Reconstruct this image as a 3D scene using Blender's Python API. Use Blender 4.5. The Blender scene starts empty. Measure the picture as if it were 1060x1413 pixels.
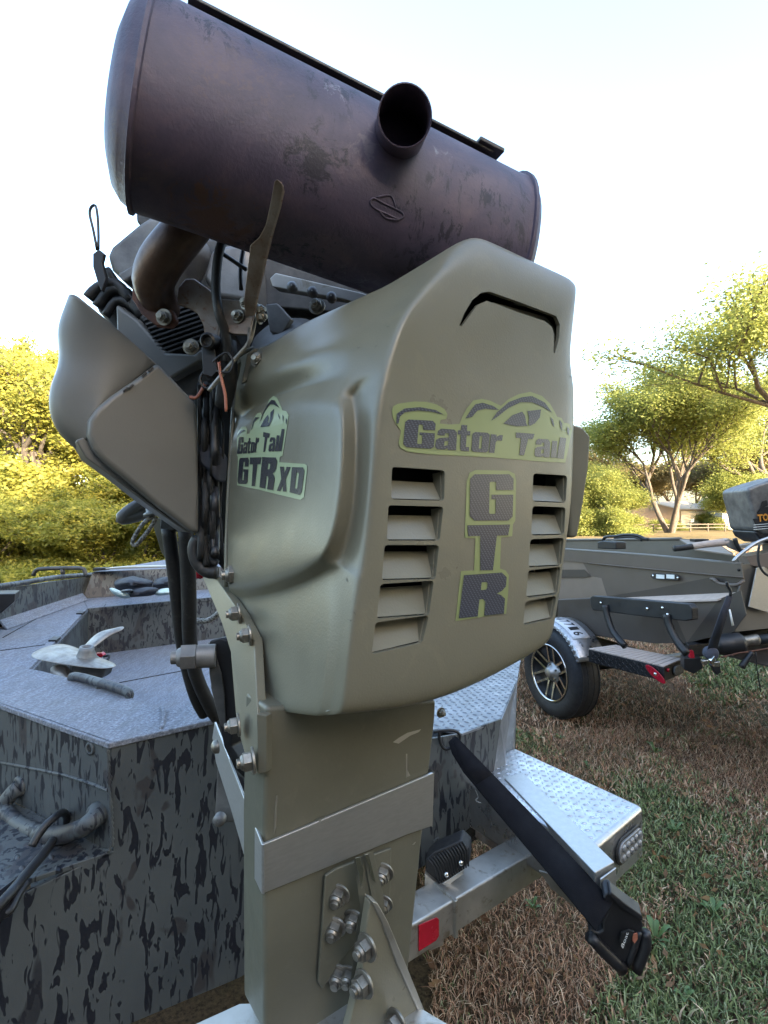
import bpy, bmesh, math, random
import numpy as np
from mathutils import Vector, Matrix
from mathutils.bvhtree import BVHTree
from mathutils.geometry import tessellate_polygon
V = Vector
random.seed(4); rng = np.random.default_rng(7)
S = bpy.context.scene
COL = S.collection
F, CX, CY, H = 720.0, 530.0, 713.0, 1.55
# ---------------------------------------------------------------- camera, sky, sun, exposure
cd = bpy.data.cameras.new('camera'); cam = bpy.data.objects.new('camera', cd); COL.objects.link(cam)
cam.location = (0, 0, H); cam.rotation_euler = (math.pi/2, 0, 0)
cd.sensor_fit = 'VERTICAL'; cd.sensor_height = 36.0; cd.lens = 36.0*F/1413.0
cd.shift_y = (CY-706.5)/1413.0
cd.clip_start = 0.02; cd.clip_end = 2000
S.camera = cam
SUN_EL, SUN_AZ = math.radians(13), math.radians(142)      # azimuth clockwise from +Y (low sun, behind right)
w = bpy.data.worlds.new('World'); S.world = w; w.use_nodes = True
nt = w.node_tree; bg = nt.nodes['Background']
sky = nt.nodes.new('ShaderNodeTexSky'); sky.sky_type = 'NISHITA'; sky.sun_disc = False
sky.sun_elevation = SUN_EL; sky.sun_rotation = SUN_AZ; sky.dust_density = 3.0; sky.air_density = 1.0; sky.ozone_density = 1.0
nt.links.new(sky.outputs[0], bg.inputs[0]); bg.inputs[1].default_value = 0.15
sd = bpy.data.lights.new('sun', 'SUN'); sd.energy = 3.6; sd.angle = math.radians(0.6); sd.color = (1, .87, .68)
sun = bpy.data.objects.new('sun', sd); COL.objects.link(sun)
sdir = V((math.sin(SUN_AZ)*math.cos(SUN_EL), math.cos(SUN_AZ)*math.cos(SUN_EL), math.sin(SUN_EL)))
sun.rotation_euler = sdir.to_track_quat('Z', 'Y').to_euler(); sun.location = (6, -6, 8)
S.view_settings.view_transform = 'Standard'; S.view_settings.look = 'None'
S.view_settings.gamma = 1; S.view_settings.use_curve_mapping = False
S.view_settings.exposure = 3.1
S.render.engine = 'CYCLES'
S.cycles.max_bounces = 7; S.cycles.diffuse_bounces = 4; S.cycles.transparent_max_bounces = 6

# ---------------------------------------------------------------- point helpers
def ray(px, py): return V(((px-CX)/F, 1.0, -(py-CY)/F))
def P(px, py, d): r = ray(px, py)*d; return V((r.x, r.y, r.z+H))
def onZ(px, py, z):
    return P(px, py, (H-z)/((py-CY)/F))
def onpl(px, py, p0, n):
    r = ray(px, py); t = (V(p0)-V((0, 0, H))).dot(n)/r.dot(n)
    return P(px, py, t)
U = V((.809, .588, 0)); VV = V((-.588, .809, 0)); UP = V((0, 0, 1)); N = V((.588, -.809, 0))   # across the stern, forward, up, out to the viewer

# ---------------------------------------------------------------- object helpers
ORG = {}
def link(o, parent=None):
    COL.objects.link(o)
    if parent is not None: o.parent = parent
    return o
def thing(name, label, cat, loc, group=None):
    o = bpy.data.objects.new(name, None); o.empty_display_size = .1; COL.objects.link(o)
    o.location = loc; o['label'] = label; o['category'] = cat
    if group: o['group'] = group
    ORG[o] = V(loc); return o
def tag(o, label, cat, group=None):
    o['label'] = label; o['category'] = cat
    if group: o['group'] = group
    return o
def mk(name, verts, faces, mat, parent=None, smooth=False, kind=None, label=None, bevel=0, seg=2, solid=0, sub=0, mats=None):
    org = ORG.get(parent, V((0, 0, 0))) if parent is not None else V((0, 0, 0))
    me = bpy.data.meshes.new(name); me.from_pydata([tuple(V(v)-org) for v in verts], [], faces)
    o = bpy.data.objects.new(name, me); link(o, parent)
    ORG[o] = org
    me.materials.append(mat)
    bm = bmesh.new(); bm.from_mesh(me); bmesh.ops.recalc_face_normals(bm, faces=bm.faces); bm.to_mesh(me); bm.free()
    if smooth: me.polygons.foreach_set('use_smooth', [True]*len(me.polygons))
    if solid:
        m = o.modifiers.new('s', 'SOLIDIFY'); m.thickness = solid; m.offset = 0
    if sub:
        m = o.modifiers.new('u', 'SUBSURF'); m.levels = m.render_levels = sub
    if bevel:
        m = o.modifiers.new('b', 'BEVEL'); m.width = bevel; m.segments = seg; m.limit_method = 'ANGLE'; m.angle_limit = math.radians(35)
        me.polygons.foreach_set('use_smooth', [True]*len(me.polygons)); m.harden_normals = True
    if kind: o['kind'] = kind
    if label: o['label'] = label
    return o
class MB:
    def __init__(s): s.v = []; s.f = []
    def add(s, vs, fs):
        k = len(s.v); s.v += [V(v) for v in vs]; s.f += [tuple(i+k for i in f) for f in fs]
    def prism(s, pts, vec):
        n = len(pts); vec = V(vec)
        s.add(list(pts)+[V(p)+vec for p in pts], [tuple(range(n)), tuple(range(2*n-1, n-1, -1))]+[(i, (i+1) % n, (i+1) % n+n, i+n) for i in range(n)])
    def box(s, c, a, b, h):
        c, a, b, h = V(c), V(a), V(b), V(h)
        s.prism([c-a-b-h, c+a-b-h, c+a+b-h, c-a+b-h], h*2)
    def tube(s, pts, r, n=10, closed=False, smooth=3, caps=True):
        pts = [V(p) for p in pts]; rs = r if isinstance(r, (list, tuple)) else [r]*len(pts)
        if smooth and len(pts) > 2:
            q, qr = [], []
            m = len(pts)
            for i in range(m if closed else m-1):
                p0 = pts[(i-1) % m] if (closed or i) else pts[0]; p1 = pts[i]; p2 = pts[(i+1) % m]; p3 = pts[(i+2) % m] if (closed or i+2 < m) else pts[-1]
                for j in range(smooth):
                    t = j/smooth
                    q.append(.5*((2*p1)+(-p0+p2)*t+(2*p0-5*p1+4*p2-p3)*t*t+(-p0+3*p1-3*p2+p3)*t*t*t)); qr.append(rs[i]*(1-t)+rs[(i+1) % m]*t)
            if not closed: q.append(pts[-1]); qr.append(rs[-1])
            pts, rs = q, qr
        m = len(pts); base = len(s.v); a = None
        for i in range(m):
            t = (pts[(i+1) % m]-pts[i-1]) if closed else (pts[min(i+1, m-1)]-pts[max(i-1, 0)])
            if t.length < 1e-9: t = V((0, 0, 1))
            t.normalize()
            if a is None: a = t.orthogonal().normalized()
            a = (a-t*a.dot(t)); a = a.normalized() if a.length > 1e-6 else t.orthogonal().normalized()
            b = t.cross(a)
            for k in range(n):
                an = 2*math.pi*k/n; s.v.append(pts[i]+(a*math.cos(an)+b*math.sin(an))*rs[i])
        for i in range(m if closed else m-1):
            for k in range(n):
                i2 = (i+1) % m
                s.f.append((base+i*n+k, base+i*n+(k+1) % n, base+i2*n+(k+1) % n, base+i2*n+k))
        if caps and not closed:
            s.f.append(tuple(base+k for k in range(n))); s.f.append(tuple(base+(m-1)*n+k for k in reversed(range(n))))
    def cyl(s, p, q, r, n=16, r2=None): s.tube([p, q], [r, r2 if r2 is not None else r], n, smooth=0)
    def nut(s, p, ax, r, wash=True, stud=True):
        ax = V(ax).normalized(); p = V(p)
        if wash: s.cyl(p, p+ax*r*.28, r*1.35, 20)
        q = p+ax*r*(.28 if wash else 0)
        s.cyl(q, q+ax*r*.85, r, 6); s.cyl(q+ax*r*.85, q+ax*r*1.15, r*.8, 16, r*.62)
        if stud: s.cyl(q+ax*r*1.1, q+ax*r*1.5, r*.48, 12)
    def lathe(s, c, ax, prof, n=24):
        ax = V(ax).normalized(); a = ax.orthogonal().normalized(); b = ax.cross(a); c = V(c); k0 = len(s.v)
        for r, h in prof:
            for k in range(n):
                an = 2*math.pi*k/n; s.v.append(c+ax*h+(a*math.cos(an)+b*math.sin(an))*r)
        for i in range(len(prof)-1):
            for k in range(n): s.f.append((k0+i*n+k, k0+i*n+(k+1) % n, k0+(i+1)*n+(k+1) % n, k0+(i+1)*n+k))
    def build(s, name, mat, parent=None, **k): return mk(name, s.v, s.f, mat, parent, **k)
def poly(name, pts, vec, mat, parent=None, bevel=.002, **k):
    m = MB(); m.prism(pts, vec); return m.build(name, mat, parent, bevel=bevel, **k)
def tube(name, pts, r, mat, parent=None, n=10, **k):
    kw = {x: k.pop(x) for x in ('closed', 'caps') if x in k}
    m = MB(); m.tube(pts, r, n, **kw); return m.build(name, mat, parent, smooth=True, **k)
def nuts(name, lst, mat, parent):
    for p, ax, r in lst:
        m = MB(); m.nut(p, ax, r); m.build(name, mat, parent, bevel=r*.06, seg=1)
def grid(rows):
    n = len(rows[0]); vs = [v for r in rows for v in r]
    return vs, [(i*n+j, i*n+j+1, (i+1)*n+j+1, (i+1)*n+j) for i in range(len(rows)-1) for j in range(n-1)]
def bvh(o):
    dg = bpy.context.evaluated_depsgraph_get(); dg.update(); e = o.evaluated_get(dg); me = e.to_mesh()
    org = ORG[o]; t = BVHTree.FromPolygons([v.co+org for v in me.vertices], [tuple(p.vertices) for p in me.polygons]); e.to_mesh_clear(); return t
def cast(t, px, py, off=.0008):
    h, n, i, d = t.ray_cast(V((0, 0, H)), ray(px, py).normalized())
    if h is None: return None
    if n.dot(ray(px, py)) > 0: n = -n
    return h+n*off
def tri2d(loops):
    pts = [p for l in loops for p in l]
    return pts, [tuple(t) for t in tessellate_polygon([[V((x, y, 0)) for x, y in l] for l in loops])]
def refine(pts, tris, size, it=4):
    bm = bmesh.new(); vs = [bm.verts.new((x, y, 0)) for x, y in pts]
    for t in tris:
        try: bm.faces.new([vs[i] for i in t])
        except Exception: pass
    for _ in range(it):
        es = [e for e in bm.edges if e.calc_length() > size]
        if not es: break
        bmesh.ops.subdivide_edges(bm, edges=es, cuts=1, use_grid_fill=False)
        bmesh.ops.triangulate(bm, faces=bm.faces)
    bm.verts.index_update()
    r = [(v.co.x, v.co.y) for v in bm.verts], [tuple(v.index for v in f.verts) for f in bm.faces]; bm.free(); return r
def sticker(name, t, loops, mat, parent, off=.0008, size=12, **k):
    """flat printed film lying on a surface; outline given as seen, laid onto the surface under it"""
    pts, tr = tri2d(loops); pts, tr = refine(pts, tr, size)
    h = [cast(t, x, y, off) for x, y in pts]; tr = [f for f in tr if all(h[i] is not None for i in f)]
    h = [q if q is not None else V((0, 0, 0)) for q in h]
    return mk(name, h, tr, mat, parent, **k)
def text2d(s, bold=.03, res=3):
    cu = bpy.data.curves.new('t', 'FONT'); cu.body = s; cu.offset = bold; cu.resolution_u = res
    o = bpy.data.objects.new('t', cu); COL.objects.link(o); bpy.context.view_layer.update()
    dg = bpy.context.evaluated_depsgraph_get(); me = o.evaluated_get(dg).to_mesh()
    vs = [(v.co.x, v.co.y) for v in me.vertices]; fs = [tuple(p.vertices) for p in me.polygons]
    bpy.data.objects.remove(o); bpy.data.curves.remove(cu)
    x0 = min(v[0] for v in vs); x1 = max(v[0] for v in vs); y0 = min(v[1] for v in vs); y1 = max(v[1] for v in vs)
    return [((x-x0)/(x1-x0), (y-y0)/(y1-y0)) for x, y in vs], fs
def quadmap(q):      # q: bottom-left, bottom-right, top-right, top-left
    q = [V(p) for p in q]
    return lambda a, b: (q[0]*(1-a)+q[1]*a)*(1-b)+(q[3]*(1-a)+q[2]*a)*b
def text_on(name, s, quad, mat, parent, t=None, off=.0012, bold=.03, **k):
    uv, fs = text2d(s, bold); f = quadmap([tuple(p) for p in quad])
    if t is not None:
        h = [f(a, b) for a, b in uv]; h = [cast(t, p.x, p.y, off) or V((0, 0, 0)) for p in h]
    else: h = [f(a, b) for a, b in uv]
    return mk(name, h, fs, mat, parent, **k)
# block letters, drawn on a 0..1 square (loops: outer, holes)
LET = {
 'G': [[(.12, 0), (.9, 0), (1, .08), (1, .56), (.5, .56), (.5, .46), (.6, .46), (.6, .17), (.58, .145), (.47, .145), (.45, .17), (.45, .81), (.47, .84), (.58, .84), (.6, .81), (.6, .66), (1, .66), (1, .9), (.9, 1), (.1, 1), (0, .9), (0, .1)]],
 'T': [[(.3, 0), (.72, 0), (.72, .76), (1, .76), (1, 1), (0, 1), (0, .76), (.3, .76)]],
 'R': [[(0, 0), (.42, 0), (.42, .4), (.5, .4), (.56, .34), (.56, 0), (1, 0), (1, .36), (.9, .46), (.8, .5), (.92, .56), (1, .66), (1, .88), (.88, 1), (0, 1)], [(.43, .62), (.43, .8), (.54, .8), (.57, .77), (.57, .65), (.54, .62)]],
 'a': [[(0, .12), (.1, 0), (.45, 0), (.6, .08), (.6, 0), (1, 0), (1, .86), (.85, 1), (.15, 1), (.02, .88), (.02, .68), (.4, .68), (.4, .8), (.58, .8), (.6, .6), (.15, .55), (0, .44)], [(.42, .18), (.42, .4), (.6, .44), (.6, .22)]],
 't': [[(.24, .1), (.34, 0), (.98, 0), (.98, .16), (.7, .16), (.7, .62), (.98, .62), (.98, .78), (.7, .78), (.7, 1), (.24, 1), (.24, .78), (0, .78), (0, .62), (.24, .62)]],
 'o': [[(.14, 0), (.86, 0), (1, .1), (1, .9), (.86, 1), (.14, 1), (0, .9), (0, .1)], [(.42, .18), (.42, .82), (.58, .82), (.58, .18)]],
 'r': [[(0, 0), (.48, 0), (.48, .6), (.58, .7), (1, .7), (1, 1), (.75, 1), (.48, .88), (.48, 1), (0, 1)]],
 'i': [[(0, 0), (1, 0), (1, 1), (0, 1)]],
 'X': [[(0, 0), (.38, 0), (.5, .28), (.62, 0), (1, 0), (.72, .5), (1, 1), (.62, 1), (.5, .74), (.38, 1), (0, 1), (.28, .5)]],
 'D': [[(0, 0), (.85, 0), (1, .12), (1, .88), (.85, 1), (0, 1)], [(.4, .2), (.4, .8), (.56, .8), (.6, .74), (.6, .26), (.56, .2)]],
}
def letter(ch, quad):
    f = quadmap(quad); return [[tuple(f(a, b)[:2]) for a, b in l] for l in LET[ch]]
def letter_on(name, ch, quad, mat, parent, t, off=.0013, size=10):
    return sticker(name, t, letter(ch, [(x, y, 0) for x, y in quad]), mat, parent, off, size)

# ---------------------------------------------------------------- materials
class NT:
    def __init__(s, name):
        s.m = bpy.data.materials.new(name); s.m.use_nodes = True; s.t = s.m.node_tree; s.b = s.t.nodes['Principled BSDF']
    def n(s, ty, **k):
        o = s.t.nodes.new(ty)
        for a, v in k.items():
            if a.startswith('i_'): o.inputs[int(a[2:]) if a[2:].isdigit() else a[2:]].default_value = v
            else: setattr(o, a, v)
        return o
    def l(s, a, b): s.t.links.new(a, b)
    def coord(s, scale=(1, 1, 1), which='Object'):
        c = s.n('ShaderNodeTexCoord'); m = s.n('ShaderNodeMapping'); m.inputs['Scale'].default_value = scale
        s.l(c.outputs[which], m.inputs[0]); return m.outputs[0]
    def noise(s, v, scale, detail=4, rough=.55, dist=0):
        o = s.n('ShaderNodeTexNoise'); o.inputs['Scale'].default_value = scale; o.inputs['Detail'].default_value = detail; o.inputs['Roughness'].default_value = rough; o.inputs['Distortion'].default_value = dist
        s.l(v, o.inputs['Vector']); return o.outputs['Fac']
    def ramp(s, f, stops):
        o = s.n('ShaderNodeValToRGB'); e = o.color_ramp.elements
        for i, (p, c) in enumerate(stops):
            x = e[i] if i < 2 else e.new(p); x.position = p; x.color = c if len(c) == 4 else (*c, 1)
        s.l(f, o.inputs[0]); return o.outputs[0]
    def mix(s, f, a, b):
        o = s.n('ShaderNodeMix', data_type='RGBA')
        for k, x in ((0, f), (6, a), (7, b)):
            if hasattr(x, 'links'): s.l(x, o.inputs[k])
            else: o.inputs[k].default_value = x if k == 0 else ((*x, 1) if len(x) == 3 else x)
        return o.outputs[2]
    def bump(s, h, st=.3, dist=.002):
        o = s.n('ShaderNodeBump'); o.inputs['Strength'].default_value = st; o.inputs['Distance'].default_value = dist
        s.l(h, o.inputs['Height']); s.l(o.outputs[0], s.b.inputs['Normal'])
    def col(s, c): s.l(c, s.b.inputs['Base Color']) if hasattr(c, 'links') else s.b.inputs['Base Color'].__setattr__('default_value', (*c, 1))
    def set(s, **k):
        for a, v in k.items():
            key = {'rough': 'Roughness', 'metal': 'Metallic', 'spec': 'Specular IOR Level', 'trans': 'Transmission Weight', 'coat': 'Coat Weight'}[a]
            if hasattr(v, 'links'): s.l(v, s.b.inputs[key])
            else: s.b.inputs[key].default_value = v
def hsv(c, k): return tuple(x*k for x in c)
def pm(name, c, c2=None, scale=6, rough=.5, metal=0, bump=0, bs=300, bd=.001, stretch=(1, 1, 1), spec=.5, dirt=None, lo=.35, hi=.65, rv=.12):
    m = NT(name); v = m.coord(stretch); c2 = c2 or hsv(c, .78)
    f = m.noise(v, scale, 6, .6); co = m.ramp(f, [(lo, c2), (hi, c)])
    if dirt:
        g = m.noise(v, scale*5.3, 8, .7, .6); co = m.mix(m.ramp(g, [(.56, (0, 0, 0)), (.7, (1, 1, 1))]), co, dirt)
    m.col(co); r = m.n('ShaderNodeMapRange'); m.l(m.noise(v, scale*3, 5), r.inputs[0]); r.inputs[1].default_value = .3; r.inputs[2].default_value = .7; r.inputs[3].default_value = rough-rv*.5; r.inputs[4].default_value = min(1, rough+rv)
    m.set(rough=r.outputs[0], metal=metal, spec=spec)
    if bump: m.bump(m.noise(v, bs, 3), bump, bd)
    return m.m
M = {}
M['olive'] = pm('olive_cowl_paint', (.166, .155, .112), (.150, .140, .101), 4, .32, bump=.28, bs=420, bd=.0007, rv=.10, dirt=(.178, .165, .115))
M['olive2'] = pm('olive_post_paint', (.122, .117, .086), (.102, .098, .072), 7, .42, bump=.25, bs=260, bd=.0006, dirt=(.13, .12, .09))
M['tan'] = pm('tan_shroud_plastic', (.138, .134, .120), (.118, .114, .102), 5, .38, bump=.3, bs=500, bd=.0005)
M['steel'] = pm('zinc_steel', (.34, .32, .28), (.20, .185, .16), 60, .44, .9, dirt=(.2, .17, .13))
M['darksteel'] = pm('dull_dark_metal', (.10, .098, .095), (.05, .05, .05), 20, .5, .5, bump=.2, bs=200)
M['castgrey'] = pm('cast_aluminium', (.24, .235, .225), (.12, .115, .115), 14, .5, .6, bump=.3, bs=350)
M['alu'] = pm('raw_aluminium', (.52, .52, .515), (.47, .47, .465), 60, .46, .95, bump=.15, bs=500, stretch=(1, 1, 6), rv=.08)
M['alu_tube'] = pm('weathered_aluminium', (.55, .53, .49), (.38, .36, .32), 5, .42, .85, bump=.15, bs=90, dirt=(.25, .21, .15), rv=.2)
M['black'] = pm('black_plastic', (.016, .016, .018), (.010, .010, .012), 8, .42, bump=.2, bs=300, bd=.0005)
M['rubber'] = pm('black_rubber', (.02, .02, .021), (.012, .012, .013), 12, .55, bump=.25, bs=200, dirt=(.05, .047, .042))
M['dark'] = pm('matt_black_and_shade_fill', (.012, .012, .012), None, 9, .7)  # black of real dark parts, also of blocks standing in for shade
M['red'] = pm('red_lens', (.42, .012, .03), (.35, .01, .022), 9, .2)
M['copper'] = pm('salmon_wire', (.42, .15, .09), (.3, .1, .06), 30, .45)
M['white'] = pm('white_print', (.75, .76, .74), (.66, .67, .65), 8, .5)
M['mint'] = pm('pale_mint_cloth', (.50, .60, .57), (.38, .47, .45), 18, .8, bump=.4, bs=60, bd=.004)
M['navy'] = pm('black_nylon_cloth', (.022, .025, .035), (.014, .016, .024), 14, .7, bump=.4, bs=500)
M['rope'] = pm('grey_braided_rope', (.42, .40, .36), (.12, .11, .10), 260, .8, lo=.45, hi=.55)
M['lime'] = pm('lime_decal_film', (.235, .275, .115), (.215, .25, .105), 6, .32, rv=.05)
M['chrome'] = pm('polished_steel', (.75, .74, .72), (.6, .6, .58), 9, .14, 1)
M['orange'] = pm('orange_print', (.62, .25, .03), None, 8, .5)
# carbon weave for the decal lettering
def mat_carbon():
    m = NT('carbon_weave_print'); v = m.coord((1, 1, 1))
    a = m.n('ShaderNodeTexWave', wave_type='BANDS', bands_direction='DIAGONAL'); a.inputs['Scale'].default_value = 90; a.inputs['Distortion'].default_value = 0; m.l(v, a.inputs[0])
    b = m.n('ShaderNodeTexWave', wave_type='BANDS', bands_direction='Z'); b.inputs['Scale'].default_value = 150; b.inputs['Distortion'].default_value = .5; m.l(v, b.inputs[0])
    x = m.n('ShaderNodeMath', operation='MULTIPLY'); m.l(a.outputs['Fac'], x.inputs[0]); m.l(b.outputs['Fac'], x.inputs[1])
    m.col(m.ramp(x.outputs[0], [(.15, (.034, .038, .052)), (.75, (.105, .112, .14))])); m.set(rough=.3); return m.m
M['carbon'] = mat_carbon()
M['lime_side_lit'] = pm('side_lit_lime_film', (.34, .40, .24), (.31, .37, .22), 6, .3, rv=.05)  # same lime film made paler, side reflections put into its colour
M['ink'] = pm('side_decal_ink', (.022, .024, .03), (.03, .032, .04), 300, .3)  # side lettering darkened to go with the painted side reflections
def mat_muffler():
    m = NT('burnt_steel_flare_tint'); v = m.coord((1, 1, 1))
    f = m.noise(v, 9, 8, .65, .5); base = m.ramp(f, [(.3, (.036, .029, .054)), (.5, (.064, .048, .078)), (.7, (.115, .080, .100))])  # purple cast puts blue lens flare into the burnt steel colour
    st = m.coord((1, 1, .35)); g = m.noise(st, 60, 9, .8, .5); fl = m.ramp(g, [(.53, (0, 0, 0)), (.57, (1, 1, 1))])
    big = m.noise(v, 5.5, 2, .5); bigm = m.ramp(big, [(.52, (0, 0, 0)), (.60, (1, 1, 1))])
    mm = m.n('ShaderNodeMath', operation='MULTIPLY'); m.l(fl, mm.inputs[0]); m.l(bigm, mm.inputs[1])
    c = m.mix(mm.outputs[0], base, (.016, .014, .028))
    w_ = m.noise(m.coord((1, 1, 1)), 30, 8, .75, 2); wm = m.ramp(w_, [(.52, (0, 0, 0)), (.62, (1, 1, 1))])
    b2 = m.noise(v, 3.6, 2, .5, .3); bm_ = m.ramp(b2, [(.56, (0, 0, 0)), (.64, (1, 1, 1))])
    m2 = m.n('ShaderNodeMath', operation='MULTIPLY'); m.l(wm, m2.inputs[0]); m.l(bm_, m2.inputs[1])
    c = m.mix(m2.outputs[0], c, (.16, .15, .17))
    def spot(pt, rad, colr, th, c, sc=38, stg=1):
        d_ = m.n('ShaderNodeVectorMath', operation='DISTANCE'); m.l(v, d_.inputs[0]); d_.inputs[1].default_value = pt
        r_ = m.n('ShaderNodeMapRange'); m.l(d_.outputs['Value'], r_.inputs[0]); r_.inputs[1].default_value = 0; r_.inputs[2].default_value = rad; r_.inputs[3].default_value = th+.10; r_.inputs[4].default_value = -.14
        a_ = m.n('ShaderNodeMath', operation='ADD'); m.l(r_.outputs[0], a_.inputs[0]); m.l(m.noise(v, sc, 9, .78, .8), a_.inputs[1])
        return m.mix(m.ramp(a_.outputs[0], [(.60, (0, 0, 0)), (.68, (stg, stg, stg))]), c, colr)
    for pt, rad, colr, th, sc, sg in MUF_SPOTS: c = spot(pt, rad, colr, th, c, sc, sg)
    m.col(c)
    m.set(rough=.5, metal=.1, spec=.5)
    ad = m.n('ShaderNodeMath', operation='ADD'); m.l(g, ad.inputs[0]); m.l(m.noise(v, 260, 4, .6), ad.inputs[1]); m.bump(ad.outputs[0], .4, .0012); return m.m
MO = P(470, 1380, .75)
def ms(px, py, d): return tuple(P(px, py, d)-MO)
MUF_SPOTS = [(ms(452, 150, .60), .045, (.22, .21, .24), .16, 60, .8), (ms(606, 232, .66), .05, (.24, .23, .26), .16, 60, .8), (ms(430, 225, .58), .075, (.012, .011, .022), .16, 55, .9), (ms(505, 205, .60), .06, (.15, .12, .13), .08, 70, .6),
    (ms(640, 300, .68), .07, (.012, .011, .022), .13, 60, .9), (ms(290, 305, .60), .10, (.105, .05, .035), .16, 45, .8), (ms(190, 200, .55), .08, (.13, .085, .07), .14, 30, .6), (ms(330, 60, .52), .13, (.10, .065, .065), .10, 90, .5), (ms(560, 330, .66), .06, (.014, .013, .026), .12, 60, .9)]
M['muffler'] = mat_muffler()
M['rustpipe'] = pm('heat_browned_pipe', (.15, .095, .07), (.055, .036, .032), 16, .38, .55, bump=.3, bs=220, dirt=(.13, .06, .035))
M['rust'] = pm('rusty_flange', (.17, .07, .04), (.07, .035, .028), 40, .75, .1, bump=.5, bs=300)
M['strap_metal'] = pm('heat_stained_bracket', (.38, .34, .31), (.22, .16, .13), 22, .45, .7, bump=.2, bs=200, dirt=(.20, .09, .05))
def mat_camo(name, sc=1.0, dust=0, zs=.26):
    m = NT(name); v = m.coord((1, 1, 1)); w1 = m.noise(m.coord((1, 1, .6)), 7*sc, 3, .5, .6)
    base = m.ramp(m.noise(v, 3, 3), [(.35, (.060, .068, .072)), (.65, (.088, .097, .097))])
    c = m.mix(m.ramp(w1, [(.56, (0, 0, 0)), (.58, (1, 1, 1))]), base, (.043, .041, .043))
    s1 = m.noise(m.coord((1, 1, zs)), 62*sc, 2.2, .5, .9); c = m.mix(m.ramp(s1, [(.54, (0, 0, 0)), (.575, (1, 1, 1))]), c, (.010, .012, .019))
    s2 = m.noise(m.coord((1.1, 1.1, zs*1.1)), 15*sc, 2, .5, 1.2); c = m.mix(m.ramp(s2, [(.65, (0, 0, 0)), (.69, (.8, .8, .8))]), c, (.016, .017, .023))
    sp = m.noise(v, 90, 8, .8); c = m.mix(m.ramp(sp, [(.66, (0, 0, 0)), (.76, (.7, .7, .7))]), c, (.13, .12, .10))
    m.col(c); m.set(rough=.5, spec=.5); ad = m.n('ShaderNodeMath', operation='ADD'); m.l(m.noise(v, 14, 2), ad.inputs[0]); m.l(m.noise(v, 500, 2), ad.inputs[1]); m.bump(ad.outputs[0], .22, .0012); return m.m
M['camo'] = mat_camo('camo_hull_paint'); M['camo_far'] = mat_camo('camo_hull_paint_inside', 1.0, zs=.35)
def mat_deck():
    m = NT('spray_liner_deck'); v = m.coord((1, 1, 1)); a = m.noise(m.coord((1, 1, 1)), 150, 5, .75)
    st = m.coord((3, .6, 3)); b = m.noise(st, 26, 6, .7, .4); c = m.noise(v, 3, 4)
    co = m.ramp(a, [(.34, (.07, .08, .11)), (.66, (.32, .345, .40))]); co = m.mix(m.ramp(b, [(.42, (0, 0, 0)), (.62, (.65, .65, .65))]), co, (.115, .12, .135)); co = m.mix(m.ramp(c, [(.4, (0, 0, 0)), (.7, (.4, .4, .4))]), co, (.24, .23, .22))
    m.col(co); m.set(rough=.8, spec=.3); m.bump(a, .8, .003); return m.m
M['deck'] = mat_deck()
M['diamond'] = pm('bright_tread_aluminium', (.54, .54, .55), (.42, .42, .43), 8, .3, .9, bump=.15, bs=120, dirt=(.30, .28, .25), rv=.2)
M['pod_tread'] = pm('worn_painted_tread', (.22, .235, .26), (.14, .15, .165), 10, .45, .35, bump=.2, bs=200, dirt=(.34, .34, .34))
# second boat
def mat_brown(name, c): return pm(name, c, hsv(c, .85), 3, .42, bump=.2, bs=350, bd=.0006)
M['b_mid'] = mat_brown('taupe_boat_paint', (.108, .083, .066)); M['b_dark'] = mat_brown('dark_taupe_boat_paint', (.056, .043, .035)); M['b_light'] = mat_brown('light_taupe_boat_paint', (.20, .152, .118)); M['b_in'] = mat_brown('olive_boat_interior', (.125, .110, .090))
M['carpet'] = pm('tan_step_carpet', (.52, .42, .36), (.44, .35, .30), 30, .9, bump=.5, bs=300)
M['tyre'] = pm('tyre_rubber', (.028, .029, .034), (.018, .018, .02), 20, .62, bump=.3, bs=150, dirt=(.06, .05, .042))
M['lens'] = pm('clear_led_lens', (.30, .30, .30), (.2, .2, .2), 60, .18, .3)
M['plate'] = pm('plate_white', (.60, .62, .66), (.52, .54, .58), 8, .45)
M['bark'] = pm('grey_brown_bark', (.12, .098, .078), (.055, .043, .034), 8, .9, bump=.8, bs=22, bd=.03, stretch=(1, 1, .25))
# ================================================================ GROUND
def mat_ground():
    m = NT('dry_mown_lawn'); v = m.coord((1, 1, 1)); f = m.noise(v, 1.1, 6, .62, .4); a = m.ramp(f, [(.38, (.17, .105, .065)), (.52, (.13, .095, .05)), (.62, (.09, .09, .04))])
    g = m.noise(v, 60, 6, .75); c = m.mix(m.ramp(g, [(.35, (1, 1, 1)), (.6, (0, 0, 0))]), a, (.045, .032, .022))
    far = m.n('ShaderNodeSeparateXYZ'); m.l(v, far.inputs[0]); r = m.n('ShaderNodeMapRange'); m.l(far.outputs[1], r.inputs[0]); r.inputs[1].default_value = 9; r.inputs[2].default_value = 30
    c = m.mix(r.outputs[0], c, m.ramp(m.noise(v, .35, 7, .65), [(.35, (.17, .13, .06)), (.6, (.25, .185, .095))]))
    m.col(c); m.set(rough=.95, spec=.1); m.bump(g, .9, .03); return m.m
M['ground'] = mat_ground()
gx = [-300, -120, -60, -30, -15, -8, -5, -3, -1.5, 0, 1, 2, 3, 4.5, 6, 9, 15, 30, 60, 120, 300]; gy = [-60, -30, -12, -5, -2, 0, 1, 2, 3, 4.5, 6, 9, 14, 22, 34, 50, 70, 110, 180, 320, 600]
rg = random.Random(5)
def gz(x, y): return (.012*math.sin(x*2.1+y)+.012*math.sin(y*1.7-x*.8)) if y < 20 else 0.0
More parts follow.
